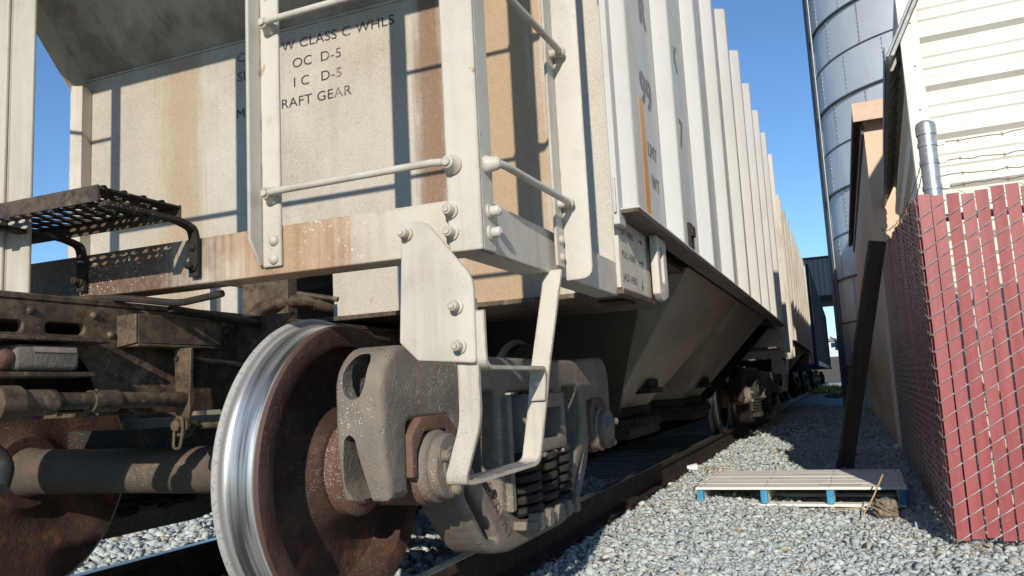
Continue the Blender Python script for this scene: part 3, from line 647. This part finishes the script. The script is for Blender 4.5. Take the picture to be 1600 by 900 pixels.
for k in range(3): a = k*2*PI/3+.5; capm.bolt((1.164, .068*math.cos(a), .068*math.sin(a)), (1, 0, 0), .017, .032)
cap_me = capm.me('end_cap')
adm = plate(roundpoly([(-.150, -.02), (-.118, -.02), (-.118, .055), (-.07, .108), (.07, .108), (.118, .055), (.118, -.02), (.150, -.02), (.150, .10), (.085, .152), (-.085, .152), (-.150, .10)], .008), (), .115, .005, 'x', 1.06)
def side_frame_me():
    h = [(0, .80), (.60, .80, .1), (.80, .815, .1), (1.08, .825, .08), (1.165, .745, .06), (1.165, .52, .05), (1.135, .385, .01), (1.03, .385, .01), (1.03, .600, .03), (.745, .600, .03), (.745, .41, .03), (.70, .30, .05), (.50, .115, .08), (.30, .085, .05), (0, .085)]
    right = h[1:-1]; left = [(-p[0],)+tuple(p[1:]) for p in reversed(right)]
    out = roundpoly(right+left, .03)
    hl = [roundpoly([(-.28, .22), (.28, .22), (.28, .665), (-.28, .665)], .03)]
    for s in (1, -1):
        hl.append(roundpoly([(s*.37, .675), (s*.60, .675), (s*.645, .62), (s*.645, .47), (s*.37, .235)], .035))
        hl.append(roundpoly([(s*.50, .245), (s*.645, .375), (s*.665, .345), (s*.50, .17), (s*.42, .15)], .02))
    me = plate(out, hl, .16, .022, 'x', 1.02, 3)
    c = MB(); c2 = MB()
    for s in (1, -1):
        c2.prism(roundpoly([(.952, .75), (.952, .69), (.972, .655), (1.05, .655), (1.082, .69), (1.082, .76), (1.05, .79), (.99, .785)], .02), 'y', *sorted((s*.81, s*1.11)))
        y0, y1 = sorted((s*1.0, s*1.3))
        c.prism(roundpoly([(.968, .76), (.968, .71, .02), (.985, .67, .02), (1.025, .67, .02), (1.045, .71, .02), (1.045, .78), (1.03, .80), (.99, .80)], .02), 'y', *sorted((s*.80, s*1.3)))
        c.prism(roundpoly([(.955, .43), (.972, .56), (.99, .575), (1.008, .56), (1.045, .375), (1.0, .36)], .02), 'y', y0-.0, y1)
    return boolean(boolean(me, c2.me()), c.me())
sf_me = side_frame_me(); sf_me2 = sf_me.copy()
spm = MB()
def coil(mb, x, y, z0, z1, R0, r, turns):
    mb.tube([(x+R0*math.cos(t), y+R0*math.sin(t), z0+(z1-z0)*t/(2*PI*turns)) for t in [2*PI*turns*k/(turns*16) for k in range(turns*16+1)]], r, 7)
coil(spm, 0, 0, .19, .425, .062, .0155, 6); coil(spm, 0, 0, .19, .425, .030, .009, 8)
spring_me = spm.me('coil_spring')
bol = MB()
for s in (1, -1):
    m = plate(roundpoly([(-.20, .425), (.20, .425), (.20, .60), (.15, .655), (-.15, .655), (-.20, .60)], .02), [roundpoly([(-.14, .475), (.13, .475), (.155, .595), (-.14, .595)], .02)], .22, .008, 'x', s*1.06); bol.mesh(m)
    for k in range(4): bol.box(s*1.06-.11, s*1.06+.115, -.21+k*.115, -.165+k*.115, .405, .4245)
    bol.box(min(s*.25, s*.949), max(s*.25, s*.949), -.17, .17, .44, .63)
bol.box(-.25, .25, -.2, .2, .44, .70); bol.lathe([(0, .2), (.3, .2)], (0, 0, 1), (0, 0, .70), 24)
bol_me = bol.me('bolster'); bol_me2 = bol_me.copy()
def truck(par, yc, fm='iron'):
    for ya in (yc-.89, yc+.89):
        ax = link('axle', axle_me, 'axle', par); ax.location = (0, ya, .457)
        for s in (0, PI):
            wh = link('wheel', wheel_me, 'wheelr', par, sm=50); wh.location = (0, ya, .457); wh.rotation_euler.z = s
            link('tread', tread_me, 'tread', wh, sm=60)
            b = link('bearing', cup, 'rust', par); b.location = (0, ya, .457); b.rotation_euler.z = s
            link('backing_ring', bear, 'rust', b); link('end_cap', cap_me, 'iron', b)
            link('adapter', adm, 'rust', b)
    for s in (0, PI):
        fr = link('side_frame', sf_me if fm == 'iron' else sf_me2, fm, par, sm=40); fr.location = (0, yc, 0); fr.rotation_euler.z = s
        mb = MB()
        for yy in (-.305, .305): mb.box(.96, 1.125, yy-.02, yy+.02, .23, .655)
        mb.box(.93, 1.19, -.27, .27, .155, .188)
        for k in range(5): mb.box(1.15, 1.20, -.25+k*.11, -.20+k*.11, .150, .215)
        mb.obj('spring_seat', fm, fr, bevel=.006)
        MB().cyl((1.05, .33, .62), (1.05, .33, .745), .02, 10).obj('friction_rod', 'rust', fr)
    for (x, y) in [(sx*xx, yy) for sx in (1, -1) for xx in (1.11, .95) for yy in (-.185, 0, .185)]:
        o = link('coil_spring', spring_me, 'rust' if False else 'dkiron', par); o.location = (x, yc+y, 0); o.rotation_euler.z = random.uniform(0, 6)
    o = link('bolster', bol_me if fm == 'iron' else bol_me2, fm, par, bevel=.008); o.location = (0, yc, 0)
    for s in (1, -1): MB().box(-.62, .62, yc+s*.36-.03, yc+s*.36+.03, .38, .47).obj('brake_beam', 'dkiron', par)
truck(car, .89)
# cast letters on the near side frame's diagonal
e = Euler((R(90), 0, R(90))).to_matrix() @ Matrix.Rotation(R(-48), 3, 'Z')
text('BUX 1967', .062, (1.1018, .385, .335), e.to_euler(), 'rust', [o for o in kids(car) if o.name.startswith('side_frame')][0], name='cast_lettering').location = (0, -.89+.0, 0)
truck(car, 2*CY-.89, 'dkiron')  # same steel as the near truck, coloured darker to paint in the shade
# far end platform, mirrored simply
mb = MB(); YE = 2*CY+.42
mb.box(-1.5, 1.5, YE-.011, YE, z0, z1); mb.box(-1.5, 1.5, YE-.1, YE-.0115, z1-.011, z1); mb.obj('end_sill', 'cream', car)
for sx in (1.5, -1.489): MB().box(sx-.011, sx, 2*CY-.9, YE-.012, z0, z1).obj('side_beam', 'cream', car)
MB().box(1.39, 1.512, YE+.001, YE+.012, 1.02, 3.95).box(1.5015, 1.512, YE-.1, YE+.0005, 1.02, 3.95).obj('corner_post', 'cream', car)
MB().box(1.5, 1.598, 2*CY-.178, 2*CY-.168, 1.005, 3.95).box(1.5005, 1.511, 2*CY-.1675, 2*CY-.1, 1.045, 3.95).obj('ladder_post', 'cream', car)
link('end_wall', plate([(-1.5, 1.052), (1.5, 1.052), (1.5, 2.525), (-1.5, 2.525)], (), .012, 0, 'y', 2*CY-WY), 'cream', car)
MB().hexa([(-1.495, 2*CY-WY, 2.525), (1.495, 2*CY-WY, 2.525), (1.495, 2*CY-WY-.012, 2.537), (-1.495, 2*CY-WY-.012, 2.537)], [(-1.495, 2*CY-SY, SZ), (1.495, 2*CY-SY, SZ), (1.495, 2*CY-SY-.012, SZ+.012), (-1.495, 2*CY-SY-.012, SZ+.012)]).obj('slope_sheet', 'slope', car)
MB().box(-1.51, 1.515, 2*CY-1.62, 2*CY-WY+.05, 1.030, 1.0505).obj('shear_plate', 'under', car)
MB().prism([(-.16, .80), (.16, .80), (.16, .93), (-.16, .93)], 'y', YE+.4, YE+1.0).obj('coupler', 'dkiron', car, bevel=.02)
for k in range(6):
    z = 1.245+.494*k
    MB().tube([(1.552, 2*CY-.15, z), (1.552, YE-.05, z)], .0105, 8).obj('rung', 'cream', car)

# ------------------------------------------------------------------ the rest of the train
SKIP = ('lettering', 'stencil_arrow', 'spray_tag', 'reflective_stripe', 'card_board', 'added_shade_panel')
CH = {}
for o in bpy.data.objects:
    if o.parent: CH.setdefault(o.parent.name, []).append(o)
def copy_car(o, parent, swap):
    c = o.copy(); col.objects.link(c)
    if parent: c.parent = parent
    if c.type == 'MESH':
        m = c.data.materials[0].name
        if m in swap: c.material_slots[0].link = 'OBJECT'; c.material_slots[0].material = M_[swap[m]]
    for ch in CH.get(o.name, []):
        if ch.name.split('.')[0] not in SKIP: copy_car(ch, c, swap)
    return c
SW = {k: 'beige' for k in ('weathered_cream_paint', 'side_white_paint', 'end_sill_paint', 'end_wall_paint')}
c2 = copy_car(car, None, SW); c2.location = (0, 11.75, 0); c2.scale = (.96, 1, .945); c2['label'] = 'second rail car, dirty beige ribbed hopper coupled behind the nearest car'
def boxcar(y, m, label, L=12.5):
    b = empty('box_car', (0, y, 0), label=label, category='rail car', group='rail cars on the track')
    MB().prism([(-1.52, .95), (1.52, .95), (1.52, 4.0), (1.2, 4.25), (-1.2, 4.25), (-1.52, 4.0)], 'y', 0, L).obj('body', m, b, bevel=.02)
    mb = MB()
    for k in range(12): mb.box(1.521, 1.58, k*L/12+.1, k*L/12+.24, 1.0, 4.0)
    mb.obj('side_ribs', m, b)
    MB().box(1.521, 1.60, -.02, L+.02, .93, 1.08).obj('side_sill', m, b)
    truck(b, 1.8, 'dkiron'); truck(b, L-1.8, 'dkiron')  # frames darkened in colour for shade, like the far truck above
boxcar(23.4, 'blueblack', 'dark blue rail car coupled beyond the beige hopper')
boxcar(36.9, 'blackcar', 'black rail car at the far end of the train')

# ------------------------------------------------------------------ right side: fence, white building, tan building
fence = empty('chain_link_fence', (2.73, 2.52, -.23), label='red slatted chain link fence with barbed wire at the right edge', category='fence')
def fpanel(ox, oy, dx, dy, L, ht0, ht1, nx, ny):
    """slats and wires of one run; n = outward normal; coordinates local to the fence root"""
    pit = .0685; N = int(L/pit); sl = MB(); wr = MB(); d = Vector((dx, dy, 0)); nn = Vector((nx, ny, 0)); o = Vector((ox, oy, 0))
    for i in range(N):
        c = o+d*(pit*(i+.5)); h = ht0+(ht1-ht0)*i/N+random.uniform(-.02, .022); tl = random.uniform(-.10, .10); dd = (d+nn*tl).normalized(); q = dd.cross(Vector((0, 0, 1)))*.0035
        b0 = random.uniform(.03, .05); wv = .0295; sk = d*random.uniform(-.004, .004)
        lo = [c-dd*wv-q, c+dd*wv-q, c+dd*wv+q, c-dd*wv+q]
        sl.hexa([p+Vector((0, 0, b0)) for p in lo], [p+sk+Vector((0, 0, h)) for p in lo])
        z = .02+(.044 if i % 2 else 0); a = o+d*pit*i; b = o+d*pit*(i+1)
        while z < h-.06:
            f0 = nn*.004; f1 = nn*.014
            wr.tube([a+f0+Vector((0, 0, z)), (a+b)/2+f1+Vector((0, 0, z+.022)), b+f0+Vector((0, 0, z+.044))], .0028, 5)
            wr.tube([b+f0+Vector((0, 0, z+.044)), (a+b)/2-f1+Vector((0, 0, z+.066)), a+f0+Vector((0, 0, z+.088))], .0026, 4)
            z += .088
    return sl, wr
a1 = math.atan2(.06, 5.0)
sl, wr = fpanel(0, 0, 1, 0, 2.0, 1.81, 1.81, 0, -1); s2, w2 = fpanel(0, .02, math.sin(a1), math.cos(a1), 4.9, 1.81, 2.2, -1, 0)
sl.add(s2.v, s2.f); wr.add(w2.v, w2.f)
sl.obj('slats', 'slat', fence); wr.obj('wire_mesh', 'wire', fence)
mb = MB().cyl((.095, .09, -.1), (.095, .09, 2.17), .046, 24).lathe([(0, .052), (.05, .052), (.07, .045), (.082, .025), (.086, .0)], (0, 0, 1), (.095, .09, 2.165), 24)
for z in (1.86, 2.0, 2.1): mb.cyl((.095, .09, z), (.095, .09, z+.022), .0505, 24); mb.box(.14, .175, .075, .10, z+.002, z+.02)
mb.obj('corner_post', 'galv', fence)
MB().cyl((.1, .09, 1.70), (2.2, .09, 1.70), .021, 12).cyl((.09, .1, 1.70), (.15, 4.9, 2.0), .021, 12).obj('top_rail', 'galv', fence)
MB().cyl((.16, 4.9, 0), (.16, 4.9, 2.1), .03, 12).cyl((2.2, .09, -.05), (2.2, .09, 2.1), .03, 12).obj('post', 'galv', fence)
MB().strap([(.09, 3.05, 1.86), (-.03, 3.0, 2.15)], (.0, .05, 0.0), .006).obj('barb_arm', 'wire', fence)
mb = MB()
def barbed(p, q, sag):
    p, q = Vector(p), Vector(q); n = 40; pts = [p.lerp(q, k/n)+Vector((0, random.uniform(-.004, .004), -sag*4*(k/n)*(1-k/n)+random.uniform(-.006, .006))) for k in range(n+1)]
    mb.tube(pts, .0024, 5)
    for k in range(2, n, 4):
        for s in (-1, 1): mb.tube([pts[k]+Vector((-.006, 0, -.012*s)), pts[k]+Vector((.006, .004, .012*s))], .0016, 4)
for z, sg in ((2.115, .01), (2.015, .03), (1.87, .01)): barbed((.14, .09, z), (2.2, .09, z+.05), sg)
barbed((.14, .07, 1.93), (2.2, .12, 1.96), .02)
barbed((.06, .12, 2.03), (-.02, 3.0, 2.14), .12); barbed((.05, .12, 1.95), (.05, 3.03, 1.98), .10)
mb.obj('barbed_wire', 'barb', fence)

shed = empty('metal_shed', (2.885, 3.6, -.24), -R(2.2), label='cream ribbed metal building behind the red fence with deep eave', category='building')
def siding_prof(z0, z1, pit=.335):
    pts = []; z = z0
    while z < z1:
        pts += [(0, z), (-.004, z+.044), (-.038, z+.075), (-.038, z+.08), (-.038, z+.125), (-.012, z+.15), (-.010, z+.19), (-.018, z+.205), (-.018, z+.22), (-.010, z+.235), (-.008, z+.27), (-.014, z+.285), (-.014, z+.30), (0, z+.318)]; z += pit
    return [(a, min(b, z1)) for a, b in pts]
mb = MB(); pr = siding_prof(0, 4.6); n = len(pr)
mb.add([(.0, a, b) for a, b in pr]+[(6.5, a, b) for a, b in pr], [(i, i+1, n+i+1, n+i) for i in range(n-1)])
mb.obj('front_wall', 'siding', shed, sm=20)
mb = MB(); pr = siding_prof(0, 3.5); n = len(pr)
mb.add([(a, .0, b) for a, b in pr]+[(a, 4.6, b) for a, b in pr], [(i, i+1, n+i+1, n+i) for i in range(n-1)])
mb.obj('side_wall', 'siding', shed, sm=20)
mb = MB().box(-.042, .075, -.048, -.034, 0, 4.6).box(-.042, -.034, -.0335, .08, 0, 3.5); mb.obj('corner_trim', 'siding', shed, bevel=.004)
sb = MB()
for z in np.arange(.2, 4.4, .335):
    for x in np.arange(.35, 6, .62): sb.dome((x, -.002, z+.01), (0, -1, 0), .011, .008)
for z in np.arange(.2, 4.4, .3): sb.dome((.03, -.048, z), (0, -1, 0), .008, .006)
sb.obj('screws', 'galv', shed)
mb = MB(); sl_ = 2.0; zr = 2.93; Y0, Y1 = -.26, 5.0
mb.hexa([(-.125, Y0, zr), (-.125, Y1, zr), (-.145, Y1, zr), (-.145, Y0, zr)], [(.88, Y0, zr+sl_), (.88, Y1, zr+sl_), (.855, Y1, zr+sl_), (.855, Y0, zr+sl_)])
for k in range(17):
    y = Y0+.02+k*.3
    mb.hexa([(-.117, y, zr+.005), (-.117, y+.03, zr+.005), (-.097, y+.03, zr+.005), (-.097, y, zr+.005)], [(.38, y, zr+1.0), (.38, y+.03, zr+1.0), (.40, y+.03, zr+1.0), (.40, y, zr+1.0)])
mb.obj('roof_panel', 'soffit', shed)
MB().hexa([(-.148, Y0-.008, zr-.01), (-.128, Y0-.008, zr-.01), (-.128, Y0-.001, zr-.01), (-.148, Y0-.001, zr-.01)], [(.852, Y0-.008, zr+sl_), (.872, Y0-.008, zr+sl_), (.872, Y0-.001, zr+sl_), (.852, Y0-.001, zr+sl_)]).box(-.155, -.146, Y0, Y1, zr-.03, zr+.06).obj('roof_fascia', 'silopipe', shed, bevel=.003)

tan = empty('tan_building', (2.80, 8.6, -.25), label='tan stucco building between the silo and the cream metal building', category='building')
MB().box(.0, 8, 0, 12, 0, 4.05).obj('wall', 'stucco', tan)
MB().box(-.12, 8, -.22, -.19, 4.0, 4.24).obj('fascia', 'trim', tan, bevel=.006)
MB().box(-.11, 8, -.189, 12.2, 4.12, 4.24).box(-.12, -.095, -.188, 12.2, 4.06, 4.1195).obj('roof', 'dktrim', tan)
MB().box(-.03, -.003, -.03, 12, 3.88, 4.0).obj('eave_trim', 'dktrim', tan)
MB().cyl((-.01, 11, 0), (-.01, 11, 4.0), .04, 10).obj('downpipe', 'dkmetal', tan)

# ------------------------------------------------------------------ silo
SR, SX, SYc = 3.2, 5.53, 21.0
silo = empty('grain_silo', (SX, SYc, -.3), label='tall galvanised steel silo with bolted rings behind the buildings', category='silo')
mb = MB(); prof = []; z = 0; RH = 1.12; k = 0
while z < 19:
    rr = SR+(.012 if k % 2 else 0); prof += [(z, rr), (z+RH-.001, rr)]; z += RH; k += 1
mb.lathe(prof, (0, 0, 1), (0, 0, 0), 120); mb.obj('wall', 'silo', silo, sm=25)
mb = MB(); bd = MB(); rings = k
for k in range(1, rings):
    z = k*RH
    mb.lathe([(0, SR+.002), (0, SR+(.075 if k % 2 else .03)), (.035, SR+(.075 if k % 2 else .03)), (.036, SR+.002)], (0, 0, 1), (0, 0, z-.018), 120)
for k in range(rings):
    for s in range(18):
        a = PI+.15+s*2*PI/18+(PI/18 if k % 2 else 0)
        if math.sin(a) > .35: continue
        c, sn = math.cos(a), math.sin(a); e = Vector((-sn, c, 0))
        for j in range(9):
            p = Vector((c*(SR+.014), sn*(SR+.014), k*RH+.1+j*.115))
            bd.hexa([p-e*.014+Vector((0, 0, -.014)), p+e*.014+Vector((0, 0, -.014)), p+e*.014+Vector((0, 0, .014)), p-e*.014+Vector((0, 0, .014))], [p+Vector((c*.02, sn*.02, 0))+q for q in (-e*.008+Vector((0, 0, -.008)), e*.008+Vector((0, 0, -.008)), e*.008+Vector((0, 0, .008)), -e*.008+Vector((0, 0, .008)))])
        p0 = Vector((c*(SR+.013), sn*(SR+.013), k*RH+.02)); bd.hexa([p0-e*.004, p0+e*.004, p0+e*.004+Vector((c*.006, sn*.006, 0)), p0-e*.004+Vector((c*.006, sn*.006, 0))], [q+Vector((0, 0, RH-.06)) for q in (p0-e*.004, p0+e*.004, p0+e*.004+Vector((c*.006, sn*.006, 0)), p0-e*.004+Vector((c*.006, sn*.006, 0)))])
mb.obj('ring_bands', 'dksteel', silo, sm=25); bd.obj('bolted_seams', 'seam', silo)
mb = MB().cyl((-SR-.10, -.35, 0), (-SR-.10, -.35, 19), .055, 12).cyl((-SR-.02, -.75, 0), (-SR-.02, -.75, 19), .035, 10)
for k in range(1, rings): mb.tube([(-SR-.1, -.35, k*RH), (-SR+.02, -.42, k*RH)], .03, 8)
mb.obj('fill_pipe', 'silopipe', silo)
mb = MB(); mb.lathe([(0, SR+.1), (2.0, .4)], (0, 0, 1), (0, 0, prof[-1][0]), 60); mb.obj('roof', 'silo', silo)

# ------------------------------------------------------------------ far end of the lane
lo = empty('loading_canopy', (0, 45, -.3), label='grey corrugated canopy bridging the track beyond the train', category='canopy')
mb = MB()
for k in range(36):
    x = -6+k*.25; mb.box(x, x+.20, -.04, 0, 5.25, 7.3)
mb.box(-6, 3.1, .001, 7, 5.26, 7.28); mb.obj('wall', 'greymetal', lo)
MB().box(-6.1, 3.15, -.1, 7.1, 7.31, 7.42).obj('roof_edge', 'dkmetal', lo)
MB().box(-6, 3.0, .05, 6.9, 5.15, 5.25).obj('underside', 'dkmetal', lo)
MB().box(2.2, 2.9, .1, 7, 0, 3.9).box(2.25, 2.95, .05, 6.5, 3.901, 5.14).obj('support', 'dkmetal', lo)
MB().box(2.16, 2.195, .2, 3, 3.3, 4.9).obj('translucent_panel', 'farwhite', lo)
MB().cyl((2.1, -1.0, 2.2), (2.1, -1.0, 2.75), .16, 14).box(1.75, 2.1, -1.1, -.9, 2.35, 2.6).hexa([(1.72, -1.15, 2.9), (1.75, -1.15, 2.95), (1.75, -.85, 2.95), (1.72, -.85, 2.9)], [(2.3, -1.15, 2.45), (2.33, -1.15, 2.52), (2.33, -.85, 2.52), (2.3, -.85, 2.45)]).obj('chute_hood', 'galv', lo)
fb = empty('far_building', (-12, 95, -.3), label='pale low building in the distance beyond the lane', category='building')
MB().box(0, 40, 0, 8, 0, 4.6).obj('wall', 'farwhite', fb); MB().box(-.3, 40.3, -.3, 8.3, 4.6, 4.9).obj('roof', 'greymetal', fb)
fc = empty('freight_container', (-1.2, 88, -.3), label='dark ribbed freight container with small orange mark, in front of the pale far building', category='container')
mb = MB().box(0, 6, 0, 2.4, .15, 2.7)
for k in range(20): mb.box(k*.3, k*.3+.14, -.05, -.001, .25, 2.6)
mb.obj('body', 'fardark', fc); MB().box(1.5, 2.2, -.062, -.052, 1.7, 2.3).obj('orange_mark', 'orange', fc)
MB().quad((-14, 58, -.29), (14, 58, -.29), (14, 100, -.29), (-14, 100, -.29)).obj('road', 'concrete', kind='structure')

def weed(loc, R0, h, n, m, label, red=False):
    mb = MB()
    for k in range(n):
        a = random.uniform(0, 2*PI); r = R0*math.sqrt(random.random()); hh = h*random.uniform(.3, 1)*(1-.5*r/R0); p = Vector((r*math.cos(a), r*math.sin(a), 0)); t = p+Vector((random.uniform(-.12, .12), random.uniform(-.12, .12), hh)); w_ = Vector((random.uniform(-1, 1), random.uniform(-1, 1), .3)).normalized()*random.uniform(.015, .04); md = p.lerp(t, .6)
        mb.add([p, md-w_, t, md+w_], [(0, 1, 2, 3)])
    mb.obj('weed_clump', m, label=label, category='weed', group='weeds along the lane').location = loc
weed((.95, 37, -.25), .8, .6, 1100, 'leaf', 'yellow green weed clump at the end of the shaded gravel lane')
weed((2.3, 31, -.25), .8, .35, 500, 'dryleaf', 'brown dry weeds at the foot of the far dark wall')
weed((1.5, 44, -.25), .9, .5, 600, 'leaf', 'farther green weeds beyond the shaded gravel lane')
gm = MB()
for k in range(5000):
    x, y = random.uniform(-16, -6.5), random.uniform(6, 18); h = random.uniform(.1, .35); a = random.uniform(0, PI); w_ = Vector((math.cos(a), math.sin(a), 0))*.012
    p = Vector((x, y, -.3)); gm.add([p-w_, p+w_, p+Vector((random.uniform(-.1, .1), random.uniform(-.1, .1), h))], [(0, 1, 2)])
gm.obj('dry_grass', 'grass', kind='stuff')

# ------------------------------------------------------------------ loose things on the gravel
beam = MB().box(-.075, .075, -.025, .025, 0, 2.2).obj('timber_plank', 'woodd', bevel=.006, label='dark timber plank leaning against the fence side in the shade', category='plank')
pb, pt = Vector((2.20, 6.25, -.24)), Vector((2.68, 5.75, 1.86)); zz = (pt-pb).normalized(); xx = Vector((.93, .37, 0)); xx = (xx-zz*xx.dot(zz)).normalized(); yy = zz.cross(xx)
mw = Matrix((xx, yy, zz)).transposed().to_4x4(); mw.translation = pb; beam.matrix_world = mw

pal = empty('wooden_pallet', (1.905, 3.72, -.216), R(-1.0), label='bare wooden pallet with blue stringer ends lying on grey gravel', category='pallet')
W = .685
for k, (y0, y1) in enumerate([(0, .20), (.207, .40), (.41, .60), (.615, .83), (.838, 1.06)]):
    e = random.uniform(-.008, .01); e2 = random.uniform(-.008, .01)
    mb = MB().box(-W+e, W+e2, y0, y1, .112+random.uniform(-.001, .002), .132+random.uniform(-.001, .002)); db = mb.obj('deck_board', 'wood', pal, bevel=.003)
    nb = MB()
    for x in (-.655, -.215, .215, .655):
        for f_ in (.25, .75): nb.dome((x+random.uniform(-.012, .012), y0+(y1-y0)*f_, .1335), (0, 0, 1), .006, .003)
    nb.obj('nails', 'barb', db)
    if k in (0, 2, 3):
        x0 = random.uniform(-.6, .2); MB().box(x0, x0+random.uniform(.25, .45), y0+(y1-y0)*.55, y0+(y1-y0)*.55+.004, .1318, .1345).obj('split', 'woodd', db)
for y0, y1 in ((.01, .11), (.48, .58), (.93, 1.03)): MB().box(-W+.02, W-.01, y0, y1, .0, .018).obj('bottom_board', 'wood', pal, bevel=.003)
for k, x in enumerate((-.655, -.215, .215, .655)):
    s = MB().box(x-.022, x+.022, .015, 1.05, .019, .1115).obj('stringer', 'wood', pal, bevel=.004)
    MB().box(x-.023, x+.023, -.004, .05, .0195, .110).obj('painted_end', 'blue', s, bevel=.003)

bm = bmesh.new(); bmesh.ops.create_icosphere(bm, subdivisions=4, radius=1)
from mathutils import noise as mn
for v in bm.verts:
    d = mn.fractal(Vector((v.co.x*1.3, v.co.y*1.3, v.co.z*5)), .9, 2.1, 5); v.co = Vector((v.co.x*.105, v.co.y*.09, v.co.z*.075))*(1+.35*d)
me = bpy.data.meshes.new('wood_chunk'); bm.to_mesh(me); bm.free()
ob = link('wood_chunk', me, 'bark', sm=30, label='broken brown chunk of rotten wood by the right corner of the pallet', category='wood chunk'); ob.scale = (.8, .8, .85); ob.location = (2.45, 3.42, -.18); ob.rotation_euler = (.2, .35, .4)
def twig(path, r, label, m='twig'): MB().tube(path, r, 6).obj('twig', m, label=label, category='twig', group='twigs on the gravel')
twig([(2.30, 3.30, -.215), (2.38, 3.37, -.10), (2.45, 3.5, .02)], .005, 'long bent dry stalk propped on the wood chunk beside the pallet')
twig([(2.12, 3.52, -.20), (2.30, 3.5, -.185), (2.47, 3.5, -.15)], .004, 'thin dry stalk lying low behind the wood chunk')
MB().box(-.16, .16, -.02, .02, 0, .02).obj('wood_lath', 'twig', label='thin brown stick lying next to the white paper cup', category='stick').matrix_world = Matrix.Translation((.98, 5.85, -.185)) @ Matrix.Rotation(.25, 4, 'Z')
MB().box(-.24, .24, -.025, .025, 0, .018).obj('wood_lath', 'wood', label='pale broken lath left of the pallet on the gravel', category='stick').matrix_world = Matrix.Translation((.95, 4.75, -.19)) @ Matrix.Rotation(.08, 4, 'Z')
MB().box(-.14, .14, -.03, .03, 0, .015).obj('wood_lath', 'twig', label='short tan splinter in front of the pale lath left of the pallet', category='stick').matrix_world = Matrix.Translation((1.02, 4.45, -.19)) @ Matrix.Rotation(-.1, 4, 'Z')
MB().box(-.38, .38, -.05, .05, 0, .02).obj('wood_lath', 'tie', label='grey board lying in the shade at the foot of the leaning plank', category='stick').matrix_world = Matrix.Translation((2.20, 5.25, -.20)) @ Matrix.Rotation(.12, 4, 'Z')
MB().lathe([(0, .025), (.002, .033), (.09, .043), (.094, .045), (.098, .043), (.09, .040), (.01, .03)], (1, .2, .1), (.80, 5.72, -.165), 20).obj('paper_cup', 'can', label='white paper cup tipped over on the gravel left of the pallet', category='cup')
MB().box(-.03, .03, -.02, .02, 0, .015).obj('orange_scrap', 'orange', label='small orange scrap on the sunlit gravel beyond the pallet', category='litter').matrix_world = Matrix.Translation((1.62, 7.6, -.19)) @ Matrix.Rotation(.4, 4, 'Z')

lm = MB()
for k in range(420):
    u = random.random()
    if u < .55: x, y = 2.71+random.gauss(-.05, .10), random.uniform(2.2, 7)
    elif u < .8: x, y = random.uniform(2.75, 3.5), 2.5+random.gauss(-.03, .06)
    else: x, y = random.uniform(.95, 2.6), random.uniform(2, 9)
    a = random.uniform(0, 2*PI); L = random.uniform(.01, .035); W_ = L*random.uniform(.15, .5); z = gz(x)+random.uniform(.012, .03)
    d = Vector((math.cos(a), math.sin(a), random.uniform(-.35, .35)))*L; q = Vector((-math.sin(a), math.cos(a), random.uniform(-.3, .3)))*W_; p = Vector((x, y, z))
    lm.add([p-d, p-q, p+d, p+q], [(0, 1, 2, 3)])
lm.obj('leaf_litter', 'twig', kind='stuff')
